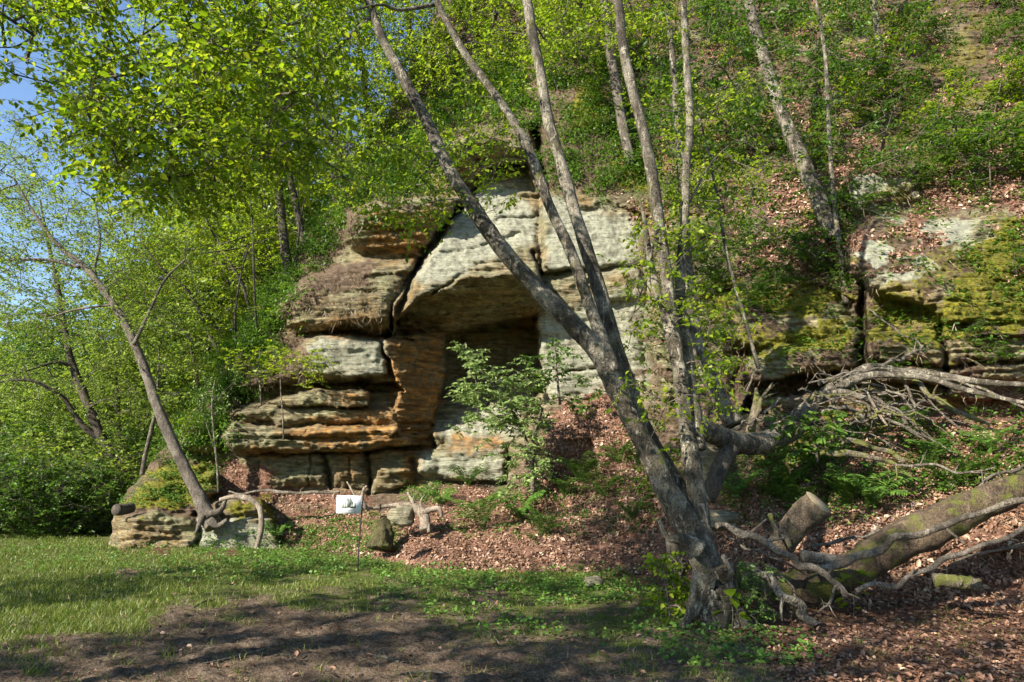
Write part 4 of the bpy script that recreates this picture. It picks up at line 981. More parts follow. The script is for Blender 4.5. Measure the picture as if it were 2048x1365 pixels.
tree('leafy_weed', 'feathery green weed clump at the right foot of the big birch', 'plant', [W([(1515,1262,6),(1512,1210,5),(1508,1150,4)], (8.0, 8.0))],
     [in_poly([(1478,1150),(1530,1120),(1565,1240),(1495,1262)], 40, 7.8, 8.2, 0)], M_TWIG, M_FERN, tw=dict(n_tw=4, tw_len=.12, n_lf=8, size=.035, spread=.04, flat=.4, width=.5), start=.1, stem_name='stem', base=.4)
for px, py, lab, Yb in [(1706,1222,'broad-leaved seedling with heart-shaped leaves in front of the fallen branches', 8.6), (1462,1225,'small vine seedling climbing the right side of the birch foot', 7.9)]:
    p, n, _ = surf(px, py); p = P(px, py, Yb); p[2] = 0.0
    root = thing('broadleaf_seedling', p, lab, 'plant')
    st = np.array([[0, 0, 0], [.02, 0, .2], [-.01, .01, .4], [.03, 0, .52]])
    V, F = tube(st, [.006, .005, .004, .002], 5, 6, 0); put(root, 'stem', V, F, M_TWIG, np.zeros(3))
    cst = catmull(st, 5); n_ = 13; base_ = cst[rng.integers(3, len(cst), n_)]
    dr = unit(rng.normal(size=(n_, 3)) * [1, 1, .15]); pos = base_ + dr * rng.uniform(.05, .14, (n_, 1))
    A_, (AF, AT) = prisms(base_, pos, .003, .002, 3); put(root, 'leaf_stalks', A_, [AF], M_TWIG, np.zeros(3))
    V, F = leaves(pos, dr, rng.uniform(.1, .17, n_), width=.95, tilt=.25, droop=.15); put(root, 'foliage', V, [F], M_LEAF, np.zeros(3), {'rnd': per_leaf(n_, .55, .2)}, False)

# ------------------------------------------------------------------ fallen wood
def wood(name, label, cat, lines, mat, sides=12, rough=.12, group=None):
    parts = []
    loc = None
    for k, l in enumerate(lines):
        p, r = trace(l)
        if loc is None: loc = p[0].copy()
        if r.max() < .09 and mat is not M_ROOT:
            f_ = np.linspace(0, len(p) - 1, len(p) * 2); ia = np.arange(len(p))
            p = np.stack([np.interp(f_, ia, p[:, q_]) for q_ in range(3)], -1); r = np.interp(f_, ia, r)
            p[1:-1] += rng.normal(size=(len(p) - 2, 3)) * np.minimum(r[1:-1, None], .03) * .75
            for q_ in range(2 if r.max() < .02 else 4):         # broken side twigs
                i_ = int(rng.integers(1, len(p) - 1)); d_ = unit(rng.normal(size=3) + unit(p[i_] - p[i_ - 1]) * .8); ln = rng.uniform(.06, .3)
                parts.append(tube(np.stack([p[i_], p[i_] + d_ * ln * .5 + rng.normal(size=3) * .01, p[i_] + d_ * ln]), [r[i_] * .4, r[i_] * .3, r[i_] * .12], 5, 4, .1))
        p = p + np.linspace(0, 1, len(p))[:, None] * (1 - np.linspace(0, 1, len(p))[:, None]) * rng.normal(size=p.shape) * min(r.max(), .035) * 1.6
        r = r * (rng.uniform(.58, .84, len(r)) if r.max() < .08 else rng.uniform(.76, .84, len(r)))
        parts.append(tube(p, r, sides if r.max() > .03 else 7, 9, rough, k * 2.2 + p[0, 0]))
    V, F = join(parts)
    o = obj(name, make_mesh(name, V - loc, F, mat, True)); o.location = loc
    return tag(o, label, cat, group)
wood('fallen_tree', 'thick curved fallen trunk with pale patchy bark bending out from behind the birch clump', 'log',
     [[(1385,850,50,9.6),(1420,866,54,9.9),(1470,884,56,10.4),(1520,888,56,10.7),(1570,872,56,11.0),(1606,838,52,11.2),(1640,795,34,11.4),(1690,760,26,11.5),(1738,736,24,11.5),(1800,742,20,11.4),(1880,755,17,11.0),(1960,764,15,10.5),(2060,770,13,10),(2160,772,8,9.6)],
      [(1620,815,26,11.3),(1640,800,20,11.2),(1700,765,22,11.1),(1760,748,19,11.0),(1850,757,16,10.6),(1920,778,14,10.2),(2000,796,12,9.9),(2080,812,10,9.5)],
      [(1600,835,40,11.1),(1570,870,24,10.9),(1540,890,14,10.6)]], M_BIRCH, 16, .13)
wood('dead_branch', 'grey dead limb curving down from the arch of the fallen trunk towards the upright fern', 'branch', [[(1640,790,18,11.1),(1700,785,17,11.0),(1750,805,15,10.9),(1790,830,12,10.8),(1830,862,9,10.7),(1880,890,5,10.6)], [(1755,808,8,10.9),(1785,815,7,10.8),(1830,850,5,10.6)]], M_DEAD)
wood('dead_branch', 'pair of long grey dead branches lying under the arch of the fallen trunk', 'branch', [[(1640,825,14,11.0),(1700,815,13,10.9),(1760,838,11,10.8),(1800,850,8,10.7),(1850,880,4,10.6)], [(1645,822,10,11.0),(1690,790,9,10.9),(1742,820,8,10.8),(1775,846,5,10.8)]], M_DEAD)
wood('dead_branch', 'short thick mossy broken branch leaning on the dark ledge behind the tangle', 'branch', [[(1826,760,13,11.6),(1850,780,16,11.4),(1875,800,15,11.2),(1930,830,12,10.9),(1980,850,8,10.6)]], M_DEAD_MOSS)
wood('dead_branch', 'thin pale dead branch slanting from the arch down to the leaves by the fern', 'branch', [[(1735,785,6,10.9),(1745,800,7,10.8),(1760,830,7,10.7),(1775,852,5,10.6)]], M_ROOT)
wood('dead_branch', 'thin curved dead branch standing up under the arch', 'branch', [[(1800,755,5,11.0),(1815,775,8,10.9),(1823,800,7,10.8),(1828,815,7,10.8),(1850,802,5,10.8)]], M_DEAD)
wood('dead_branch', 'forked dead branch rising from the arch towards the moss step', 'branch', [[(1755,730,9,11.6),(1790,722,9,11.7),(1825,708,8,11.9),(1845,692,6,12.1)], [(1843,694,5,12.1),(1800,668,5,12.3),(1760,630,5,12.6),(1735,618,3,12.8)]], M_DEAD)
wood('dead_branch', 'long straight dead branch crossing the bank above the mossy log', 'branch', [[(1640,862,18,10.6),(1700,880,17,10.5),(1770,905,15,10.3),(1810,925,12,10.2)]], M_DEAD_MOSS)
wood('dead_branch', 'dark mossy limb lying under the toothed seedling', 'branch', [[(1640,905,14,10.4),(1700,905,17,10.3),(1770,922,15,10.2),(1800,936,9,10.1)]], M_DEAD_MOSS)
wood('dead_stump', 'splintered brown snag sticking up beside the foot of the slanting birch trunk', 'stump', [[(1500,868,24,10.9),(1508,830,22,10.9),(1515,800,18,10.9),(1512,776,6,10.9)], [(1500,860,14,10.8),(1520,815,12,10.8),(1546,765,4,10.8)], [(1480,855,12,10.8),(1440,872,8,10.6)]], M_DEAD_MOSS)
wood('dead_branch', 'straight pale stick leaning against the dark ledge left of the tangle', 'branch', [[(1487,800,5,11.2),(1500,770,6,11.3),(1514,738,5,11.5)]], M_DEAD)
wood('leaning_stub', 'short brown trunk stub holding up the curved fallen trunk', 'stump', [[(1412,1000,44,9.9),(1428,960,42,9.9),(1448,925,44,10.0),(1462,895,46,10.1)]], M_BARK_DARK, 14)
for l, lab in [([(1520,905,8,10.9),(1560,868,10,11.0),(1600,840,9,11.1),(1650,800,7,11.3),(1690,772,5,11.4)], 'thin grey branch tucked along the near side of the arched trunk'), ([(1530,850,9,11.0),(1580,835,9,11.1),(1625,812,7,11.2),(1660,790,4,11.2)], 'short grey root branch beside the splintered snag'),
  ([(1690,770,8,11.2),(1740,790,8,11.1),(1790,822,7,11.0),(1840,860,6,10.8),(1905,905,4,10.6)], 'slender grey branch drooping from the arch past the upright fern'), ([(1715,765,7,11.3),(1770,775,7,11.2),(1810,800,6,11.1),(1835,840,4,10.9)], 'slender grey branch drooping just behind the arch'),
  ([(1850,790,6,11.0),(1890,830,6,10.9),(1930,868,5,10.8),(1970,890,3,10.7)], 'thin stick sloping down right of the upright fern'), ([(1700,850,6,10.7),(1730,842,6,10.8),(1790,832,5,10.9),(1850,815,3,11.0)], 'thin stick crossing under the arch nearly level'),
  ([(1880,760,9,10.9),(1950,775,9,10.6),(2020,800,8,10.2),(2100,835,7,9.9)], 'long thin branch splitting off below the arch tip to the right edge'), ([(1650,815,7,11.0),(1672,850,6,10.9),(1690,880,5,10.8),(1694,905,3,10.7)], 'thin dead stick hanging from the arch above the toothed seedling'),
  ([(1455,1075,7,8.6),(1500,1092,7,8.5),(1560,1120,6,8.4),(1610,1150,4,8.3)], 'thin dark stick lying below the pale slanting branch'), ([(1560,1150,5,8.1),(1590,1185,5,8.05),(1600,1215,4,8.0)], 'thin twig standing between the slanting branch and the broken branch'),
  ([(1790,930,8,10.0),(1850,925,7,10.0),(1930,945,6,9.8),(1990,935,4,9.7)], 'thin grey stick on the bank above the mossy log'), ([(2060,1085,9,8.6),(1990,1105,9,8.6),(1900,1128,7,8.6),(1830,1150,4,8.6)], 'dark stick under the mossy log near the right edge')]:
    wood('dead_branch', lab, 'branch', [l], M_DEAD, group=None)
r2 = np.random.default_rng(5)
for k in range(26):
    x0, y0 = (r2.uniform(1560, 1760), r2.uniform(755, 860)); x1 = x0 + r2.uniform(60, 260) * (1 if r2.random() < .8 else -.6); y1 = y0 + r2.uniform(-20, 90); Y0 = r2.uniform(10.7, 11.6); w_ = r2.uniform(4.5, 10)
    f_ = np.linspace(0, 1, 7); xs = x0 + (x1 - x0) * f_ + r2.normal(size=7) * 7; ys = y0 + (y1 - y0) * f_ - 26 * np.sin(f_ * math.pi) * r2.uniform(-.3, 1) + r2.normal(size=7) * 5
    yl_ = np.minimum(Y0 - .5 * f_, surf(xs, ys)[0][:, 1] - .05)
    wood('dead_branch', 'thin crooked dead branch in the tangle beneath the arched trunk', 'branch', [list(zip(xs, ys, w_ * (1 - .75 * f_), yl_))], [M_DEAD, M_TWIG, M_DEAD_MOSS][k % 3], group='thin crooked dead branches of the tangle')
# lower right pile
M_LOGMOSS = bark_material('rotting_moss_log', (.028, .02, .013), (.105, .07, .042), (.2, .145, .09), moss=.44, streak=.15)
wood('mossy_log', 'big rotting moss-covered log lying from the birch foot up to the right edge', 'log', [[(1470,1148,60,9.1),(1540,1170,74,9.1),(1620,1172,84,9.0),(1700,1140,90,8.9),(1780,1098,92,8.8),(1870,1050,88,8.7),(1960,1005,82,8.6),(2060,965,76,8.5),(2180,920,72,8.5),(2330,880,70,8.7)]], M_LOGMOSS, 22, .17)
wood('dead_branch', 'long smooth grey branch lying along the top of the mossy log', 'branch', [[(1615,1140,20,8.35),(1690,1126,20,8.3),(1760,1098,20,8.25),(1810,1082,19,8.2),(1880,1060,18,8.15),(1960,1030,19,8.1),(2060,996,18,8.05),(2160,962,12,8.0)]], M_DEAD)
wood('dead_branch', 'pale branch slanting down from the birch foot to the middle of the pile', 'branch', [[(1432,1052,18,8.3),(1480,1064,20,8.25),(1530,1085,20,8.2),(1590,1122,20,8.1),(1640,1145,19,8.0),(1672,1170,16,7.95),(1688,1195,12,7.9)], [(1672,1172,9,7.9),(1662,1205,8,7.85),(1636,1225,5,7.85)]], M_DEAD)
wood('dead_branch', 'thick lichen-spotted branch with its broken end on the dirt', 'branch', [[(1500,1132,22,7.95),(1540,1160,24,7.9),(1575,1200,24,7.85),(1610,1228,22,7.8),(1632,1252,16,7.75)]], M_BIRCH)
wood('dead_branch', 'thin brown branch running low in front of the mossy log to the right edge', 'branch', [[(1712,1182,12,8.0),(1790,1160,14,7.95),(1870,1130,14,7.9),(1950,1098,14,7.85),(2050,1058,13,7.8),(2140,1020,9,7.8)]], M_TWIG)
wood('dead_branch', 'thin bluish grey stick lying on the bank above the wood block', 'branch', [[(1625,1092,8,9.3),(1680,1078,9,9.25),(1740,1066,9,9.2),(1800,1052,9,9.2),(1850,1036,8,9.15),(1875,1022,5,9.1)]], M_DEAD)
wood('dead_branch', 'grey forked branch at the right edge above the mossy log', 'branch', [[(1945,985,7,8.6),(1990,955,8,8.55),(2048,925,8,8.5),(2110,900,6,8.4)], [(1995,952,6,8.55),(2020,946,6,8.5),(2100,948,4,8.4)]], M_TWIG)
wood('dead_branch', 'short upright broken stick against the right foot of the birch', 'branch', [[(1452,1112,16,7.9),(1458,1140,15,7.88),(1466,1178,11,7.85)]], M_DEAD)
wood('dead_branch', 'brown splintered stake standing in the bank left of the sawn log', 'branch', [[(1540,1030,14,8.9),(1560,1065,18,8.8),(1580,1095,14,8.75)]], M_DEAD_MOSS)
def split_wood(name, label, a, b, h, mat):
    p = P(np.array([a[0], b[0]]), np.array([a[1], b[1]]), np.array([a[2], b[2]]))
    n = 14; t = np.linspace(0, 1, n); V = []
    d = unit(p[1] - p[0]); up = np.array([0, 0, 1.]); up = unit(up - d * d.dot(up)); sd = np.cross(d, up)
    for i in range(n):
        c = p[0] + (p[1] - p[0]) * t[i]
        for u, v in [(-.9,-.8),(-.2,-1),(.7,-.9),(1,-.1),(.8,.8),(.1,1),(-.7,.75),(-1,.1)]:
            V.append(c + sd * u * h * .6 + up * v * h * .5 + rng.normal(size=3) * h * .05)
    V = np.array(V); ix = np.arange(n * 8).reshape(n, 8)
    Q = np.stack([ix[:-1], np.roll(ix[:-1], -1, 1), np.roll(ix[1:], -1, 1), ix[1:]], -1).reshape(-1, 4)
    o = obj(name, make_mesh(name, V - p[0], [Q, ix[:1, ::-1], ix[-1:]], mat, False)); o.location = p[0]
    return tag(o, label, 'log')
split_wood('split_log', 'weathered split wood block with a flat grey face in the middle of the pile', (1602,1112,8.5), (1688,1124,8.4), .14, M_DEAD)
split_wood('split_log', 'reddish split log lying on the ground under the mossy log', (1868,1160,8.45), (1958,1168,8.35), .15, M_DEAD_MOSS)
# sawn log: trunk, cut face
cp, cr = trace([(1560,1092,52,9.0),(1585,1060,54,8.9),(1612,1030,58,8.8),(1636,1006,60,8.7)])
root = thing('sawn_log', cp[0], 'upright sawn log showing its round cut end, leaning out of the bank', 'log')
V, F = tube(cp, cr, 20, 10, .12, 4.); put(root, 'trunk', V, F, bark_material('log_bark', (.035, .027, .02), (.15, .11, .07), (.26, .2, .13), moss=.1, streak=.2), cp[0])
def cut_material():
    s = NT('cut_wood'); v = s.coord(); w = s.n('ShaderNodeTexWave', _wave_type='RINGS', Scale=22., Distortion=2.); w.rings_direction = 'SPHERICAL'
    s.l(v, w.inputs['Vector']); c = s.mix(s.ramp(s.noise(v, 14, 5), [(.4, (0, 0, 0)), (.65, (.8,) * 3)]), s.ramp(w.outputs[0], [(0, (.2, .155, .09)), (1, (.34, .27, .17))]), (.14, .11, .06)); return s.pbr(c, .9)
d_ = unit(cp[-1] - cp[-2]); u_ = unit(np.cross(d_, [0, 0, 1.])); v_ = np.cross(d_, u_); an = np.linspace(0, 2 * np.pi, 28, endpoint=False)
rr = cr[-1] * .93 * (1 + .05 * np.sin(an * 3))
ringv = np.cos(an)[:, None] * u_ + np.sin(an)[:, None] * v_
Vc = np.vstack([ringv * rr[:, None] + d_ * .004, ringv * rr[:, None] * .9 + d_ * .018, [d_ * .02]]); i_ = np.arange(28); j_ = (i_ + 1) % 28
o = obj('cut_face', make_mesh('cut_face', Vc, [np.stack([i_, j_, j_ + 28, i_ + 28], -1), np.stack([i_ + 28, j_ + 28, np.full(28, 56)], -1)], cut_material(), False), root); o.location = cp[-1] - cp[0]
# bark shell left of the birch foot
wood('rotten_stump', 'hollow grey stump with ragged bark at the left foot of the big birch', 'stump', [[(1352,1176,52,8.9),(1350,1130,48,8.95),(1345,1090,40,9.0),(1336,1066,22,9.0)], [(1364,1160,12,8.6),(1368,1130,12,8.6),(1372,1100,8,8.6)]], M_BARK, 16, .22)
wood('rotten_stump', 'tilted round log end jutting from the left corner of the low ledge', 'stump', [[(262,1016,26,17.4),(246,1018,27,17.1),(232,1020,26,16.9)]], M_BARK_DARK, 14, .1)
# roots, stump and stones below the shelter
wood('hanging_root', 'pale bare root arching over the low ledge and down to the ground', 'root', [[(440,1000,10,16.6),(470,994,13,16.55),(500,1000,15,16.5),(518,1016,15,16.4),(523,1045,14,16.35),(520,1072,14,16.3),(512,1098,12,16.3)]], M_ROOT, 12, .12)
wood('gnarled_root', 'pale gnarled stump root with twisted arms on the leaf slope right of the sign', 'root', [[(850,1062,26,14.3),(850,1040,26,14.4),(843,1025,24,14.45),(828,1016,18,14.5),(805,1012,14,14.6),(775,1012,10,14.7),(745,1018,8,14.7)], [(845,1026,18,14.4),(865,1018,14,14.4),(878,1020,10,14.3),(884,1034,6,14.3)],
     [(835,1018,14,14.5),(822,1000,10,14.6),(815,985,5,14.7)], [(842,1022,12,14.45),(842,1002,8,14.6),(850,990,4,14.7)], [(838,1020,10,14.5),(825,1005,6,14.5),(828,992,3,14.6)], [(856,1048,14,14.3),(858,1066,9,14.2)]], M_ROOT, 10, .16)
wood('driftwood_branch', 'pale crooked branch stub rising directly behind the sign board', 'branch', [[(738,1020,10,14.4),(728,1010,12,14.3),(724,992,9,14.4),(728,978,8,14.5),(734,972,4,14.5)], [(735,1018,9,14.4),(760,1016,8,14.5)]], M_ROOT, 10, .12)
wood('driftwood_branch', 'thin pale stick leaning down to the top edge of the sign board', 'branch', [[(694,964,4,16.8),(700,976,5,16.7),(709,992,4,16.5)]], M_ROOT, 8, .1)
wood('driftwood_branch', 'long flat grey root lying on the leaf shelf below the row of blocks', 'root', [[(458,983,5,17.1),(520,984,6,17.0),(570,982,9,16.9),(620,986,9,16.85),(680,984,6,16.8)]], M_DEAD, 8, .14)
wood('mossy_stump', 'knobbly moss-covered stump on the slope below the gnarled root', 'stump', [[(762,1098,50,14.4),(766,1072,42,14.5),(768,1052,32,14.6),(772,1036,14,14.7)]], bark_material('moss_stump', (.02, .018, .01), (.075, .065, .025), (.15, .125, .05), moss=.35), 26, .55)
def boulder(name, px, py, Y, r, sq, label, seed):
    u, v = np.meshgrid(np.linspace(0, 2 * np.pi, 28, endpoint=False), np.linspace(.02, np.pi - .02, 16))
    d = np.stack([np.cos(u) * np.sin(v), np.sin(u) * np.sin(v), np.cos(v)], -1)
    d = np.sign(d) * np.abs(d) ** .75
    n = fbm(d[..., 0] * 1.3 + seed, d[..., 1] * 1.3, d[..., 2] * 1.3, 4)
    V = (d * (1 + .35 * n[..., None]) * np.array(sq) * r).reshape(-1, 3)
    ix = np.arange(28 * 16).reshape(16, 28); Q = np.stack([ix[:-1], ix[1:], np.roll(ix[1:], -1, 1), np.roll(ix[:-1], -1, 1)], -1).reshape(-1, 4)
    k = len(V); a = {'mask': np.tile([0, 0, .1, 1.], (k, 1)), 'mask2': np.tile([.1, .6, 1., 1.], (k, 1))}
    o = obj(name, make_mesh(name, V, [Q, ix[:1], ix[-1:, ::-1]], M_TERR, True, a)); o.location = P(px, py, Y); tag(o, label, 'rock')
boulder('boulder', 805, 1032, 14.55, .26, (1, .8, .75), 'pale wedge-shaped stone tucked under the gnarled root', 1.)
boulder('boulder', 1420, 925, 10.8, .3, (.8, .7, 1.2), 'pale block of stone under the curved fallen trunk beside the birch stems', 2.)
boulder('boulder', 1188, 1163, 10.9, .12, (1.2, 1, .6), 'small grey stone at the edge of the grass below the leaf slope', 3.)
boulder('boulder', 1420, 1040, 10.4, .28, (1.3, 1, .5), 'flat mossy stone behind the foot of the birch', 4.)

# ------------------------------------------------------------------ sign
sp_ = P(716, 1142, 12.9); sp_[2] = 0
root = thing('sign', sp_, 'small white sign board with a grey drawing on a thin dark post in the grass', 'sign')
s = NT('sign_white'); M_SW = s.pbr((.8, .8, .79), .4)
s = NT('sign_ink'); vv = s.coord((9, 1, 1)); M_SI = s.pbr(s.ramp(s.noise(vv, 6, 4, .6), [(.35, (.06, .07, .055)), (.5, (.2, .22, .18)), (.66, (.5, .52, .46))]), .6)
s = NT('sign_text'); M_ST = s.pbr((.33, .34, .34), .6)
s = NT('sign_post'); M_SP = s.pbr((.02, .02, .02), .5)
V, F = tube([[0, 0, -.15], [.0, 0, .5], [.04, 0, 1.4]], [.012, .012, .012], 8, 4, 0); put(root, 'post', V, F, M_SP, np.zeros(3))
tl, tr, br, bl = (P(x, y_, 12.86) - sp_ for x, y_ in [(674, 991), (723, 992), (722, 1028), (672, 1027)])
def slab(c4, th, nrm=np.array([0, 1, 0.])):
    c4 = np.array(c4); V = np.vstack([c4, c4 + nrm * th]); F = np.array([[0, 3, 2, 1], [4, 5, 6, 7], [0, 1, 5, 4], [1, 2, 6, 5], [2, 3, 7, 6], [3, 0, 4, 7]]); return V, F
V, F = slab([tl, tr, br, bl], .02); put(root, 'board', V, [F], M_SW, np.zeros(3), smooth=False)
bb = root.children[-1]
def onb(u, v): return tl + (tr - tl) * u + (bl - tl) * v - np.array([0, .004, 0])
prof = [(.2,.70),(.2,.5),(.25,.36),(.28,.52),(.33,.42),(.38,.24),(.42,.12),(.45,.06),(.48,.22),(.52,.05),(.56,.12),(.61,.22),(.66,.38),(.7,.5),(.74,.34),(.79,.52),(.79,.7),(.65,.71),(.5,.66),(.35,.71)]
Vp = np.array([onb(*q_) for q_ in prof]); nV = len(Vp)
cV = np.vstack([Vp, Vp + [0, .003, 0]]); i_ = np.arange(nV); j_ = (i_ + 1) % nV
me = make_mesh('drawing', cV, [np.arange(nV)[None, ::-1], np.stack([i_, j_, j_ + nV, i_ + nV], -1)], M_SI, False); obj('drawing', me, bb)
for k, (u0, u1, v0) in enumerate([(.24, .74, .78), (.2, .8, .86), (.22, .78, .91)]):
    V, F = slab([onb(u0, v0), onb(u1, v0), onb(u1, v0 + .03), onb(u0, v0 + .03)], .003); obj('text_line', make_mesh('text_line', V, [F], M_ST, False), bb)

# ------------------------------------------------------------------ sticks on the dirt
for l, lab in [([(742,1310,5),(770,1314,6),(798,1322,4)], 'short pale stick on the bare dirt left of the middle'), ([(800,1346,5),(860,1342,7),(915,1352,6),(942,1358,3)], 'longer pale stick on the dirt at the bottom edge'), ([(395,1337,4),(470,1322,5),(540,1304,4),(610,1284,3)], 'long thin pale stick lying across the bare dirt'),
               ([(385,1222,3),(420,1206,4),(470,1200,3)], 'thin pale twig on the upper edge of the bare dirt'), ([(1500,1298,4),(1560,1310,5),(1620,1312,3)], 'thin twig on the dirt below the fallen branches'), ([(1960,1325,4),(2000,1345,5),(2040,1362,4)], 'thin dark stick in the lower right corner'),
               ([(1690,1290,4),(1740,1278,4),(1800,1292,3)], 'thin brown twig on the leaf-strewn dirt to the right'), ([(840,1358,3),(880,1364,4),(920,1366,2)], 'thin twig beside the longer stick at the bottom edge')]:
    a = np.array(l, float); g = ground_px(a[:, 0], a[:, 1]); g[:, 2] += .012; r = a[:, 2] * .5 * g[:, 1] / FPX
    V, F = tube(g, r, 6, 8, .15, a[0, 0]); o = obj('fallen_stick', make_mesh('fallen_stick', V - g[0], F, M_DEAD, True)); o.location = g[0]; tag(o, lab, 'stick', 'sticks on the dirt')
# ------------------------------------------------------------------ what nobody could count: litter, grass, ground cover
def hill_samples(n, mask, jitter=True):
    m = mask * keep * (T[..., 2] > -.02)
    w = m.ravel().astype(float); w /= w.sum()
    i = rng.choice(w.size, n, p=w)
    x = GX.ravel()[i] + rng.uniform(-STEP / 2, STEP / 2, n); y_ = GY.ravel()[i] + rng.uniform(-STEP / 2, STEP / 2, n)
    p = P(x, y_, D.ravel()[i]); return p, TN.reshape(-1, 3)[i]
def scatter(name, parts, mat, rnds, shade_smooth=False):
    V, F, o = [], [], 0
    for v, f in parts: V.append(v); F.append(f + o); o += len(v)
    ob = obj(name, leaf_mesh(name, np.vstack(V), np.vstack(F), mat, np.concatenate(rnds))); return tag(ob, kind='stuff')
slope_w = np.clip(TN[..., 2], 0, 1)
# dead leaves on the slope and on the ground
p, n = hill_samples(56000, (LITTER * sstep(.05, .5, slope_w) * (GY > 560) + .05 * LITTER) * np.clip(.45 + 1.1 * fbm(GX / 45, GY / 30, 91., 4), .05, 1))
n1 = len(p); pA = p; d = rng.normal(size=(n1, 3)); d -= n * (d * n).sum(1, keepdims=True) * .8
v1, f1 = leaves(p + n * rng.uniform(0, .04, (n1, 1)), d, np.clip(rng.lognormal(math.log(.047), .4, n1), .018, .12), width=.6, tilt=.5, up=n, fold=.5)
p, n = hill_samples(16000, LITTER * (GY <= 560))
n2 = len(p); d = rng.normal(size=(n2, 3)); d -= n * (d * n).sum(1, keepdims=True) * .8
v2, f2 = leaves(p + n * rng.uniform(0, .05, (n2, 1)), d, rng.uniform(.06, .12, n2), width=.6, tilt=.5, up=n, fold=.5)
c = np.stack([rng.uniform(-300, 2400, 90000), rng.uniform(1085, 1420, 90000)], -1)
ok = rng.random(len(c)) < np.clip(litter_mask(c[:, 0], c[:, 1]) * .35 + .02, 0, 1)
p = ground_px(c[ok, 0], c[ok, 1]); n3 = len(p); d = rng.normal(size=(n3, 3)) * [1, 1, .3]
v3, f3 = leaves(p + [0, 0, .012] + rng.uniform(0, .02, (n3, 1)) * [0, 0, 1], d, rng.uniform(.025, .075, n3), width=.6, tilt=.4, fold=.4)
scatter('dead_leaves', [(v1, f1), (v2, f2), (v3, f3)], M_LITTER, [per_leaf(n1, .48 + .25 * fbm(pA[:, 0] / .7, pA[:, 1] / .7, pA[:, 2] / .7, 3), .26), per_leaf(n2, .5, .26), per_leaf(n3, .36, .26)])
# grass
def blades(p, h, w, lean, up=None, k=1):
    n = len(p); a = rng.uniform(0, 2 * np.pi, n); s_ = np.stack([np.cos(a), np.sin(a), 0 * a], -1)
    dirv = rng.normal(size=(n, 3)) * [1, 1, 0] * lean; dirv = dirv + ([0, 0, 1] if up is None else up)
    h = np.asarray(h)[:, None]; w = np.asarray(w)[:, None]
    m_ = p + dirv * h * .55; t_ = p + dirv * h * .8 + rng.normal(size=(n, 3)) * [1, 1, .2] * h * lean * .8 + np.array([0, 0, .2]) * h * (1 if up is None else -.8)
    V = np.stack([p - s_ * w, p + s_ * w, m_ + s_ * w * .7, m_ - s_ * w * .7, t_], 1).reshape(-1, 3)
    b = (np.arange(n) * 5)[:, None]
    return V, b + np.array([0, 1, 2, 3]), b + np.array([3, 2, 4])
N_ = 330000
c = np.stack([rng.uniform(-420, 2450, N_), 1068 + 320 * rng.random(N_) ** 1.15], -1)
dm, lm = dirt_mask(c[:, 0], c[:, 1]), litter_mask(c[:, 0], c[:, 1])
cl = fbm(c[:, 0] / 55, c[:, 1] / 24, 40.5, 3)
lush = sstep(1000, 100, c[:, 0])
pr = (1 - dm) * (1 - .88 * lm) * np.clip(.10 + .8 * lush + .9 * cl, .02, 1) + .10 * sstep(.15, .5, cl) * dm
inh = grid_at(keep & (T[..., 2] > 0), c[:, 0], c[:, 1]) & (grid_at(T, c[:, 0], c[:, 1])[:, 1] < ground_px(c[:, 0], c[:, 1])[:, 1])
ok = (rng.random(N_) < pr) & ~inh
p = ground_px(c[ok, 0], c[ok, 1]); n = len(p); dist = p[:, 1]
hh = rng.uniform(.025, .085, n) * (1 + .5 * cl[ok]) * (.8 + .35 * lush[ok]); ww = np.clip(.0005 * dist, .0025, .009)
V, Q, T3 = blades(p, hh, ww, .45)
ob = obj('grass', make_mesh('grass', V, [Q, T3], M_GRASS, False, {'rnd': np.repeat(np.clip(.42 + .25 * rng.normal(size=n) + .3 * (1 - lush[ok]) * (rng.random(n) < .35), 0, 1), 5)})); tag(ob, kind='stuff')
# broad-leaved ground cover on the lawn edge and the ledges
def weeds_px(poly, n, seed):
    poly = np.asarray(poly, float); lo, hi = poly.min(0), poly.max(0); c = rng.uniform(lo, hi, (n * 3, 2))
    ok = (sd_poly(c[:, 0], c[:, 1], poly) + 12 * rng.normal(size=len(c)) > 0) & (fbm(c[:, 0] / 30, c[:, 1] / 16, seed, 2) > rng.uniform(-.5, .35, len(c)))
    p, nn, _ = surf(c[ok, 0], c[ok, 1]); return p[:n]
pl = [weeds_px(q_, n_, 50 + k) for k, (q_, n_) in enumerate([([(380,1070),(560,1080),(660,1040),(750,1060),(740,1140),(560,1150),(380,1110)], 1100), ([(740,1130),(1000,1150),(1240,1140),(1330,1190),(1180,1210),(900,1180),(740,1160)], 800), ([(1300,1200),(1500,1250),(1640,1290),(1600,1340),(1350,1330),(1250,1260)], 220),
      ([(230,1020),(265,980),(330,930),(350,880),(440,880),(450,940),(410,1000)], 1300), ([(570,1020),(720,1025),(720,1110),(570,1110)], 300), ([(800,985),(900,960),(900,1010),(820,1010)], 250), ([(640,1130),(900,1190),(1100,1240),(1250,1290),(1000,1280),(700,1180)], 350), ([(1500,960),(1700,950),(1950,900),(2150,900),(2150,960),(1900,1000),(1600,1050)], 600), ([(735,1030),(800,1030),(805,1105),(730,1105)], 260), ([(1000,980),(1300,960),(1330,1060),(1100,1090),(860,1070)], 500), ([(1420,900),(1700,920),(1750,1060),(1450,1060)], 500), ([(0,1080),(300,1090),(700,1140),(600,1170),(0,1130)], 500)])]
p = np.vstack(pl); k = 5
pp = np.repeat(p, k, 0) + rng.normal(size=(len(p) * k, 3)) * [.05, .05, .0] + np.array([0, 0, 1]) * rng.uniform(.01, .1, (len(p) * k, 1))
v1, f1 = leaves(pp, rng.normal(size=pp.shape) * [1, 1, .35], rng.uniform(.03, .065, len(pp)), width=.8, tilt=.4)
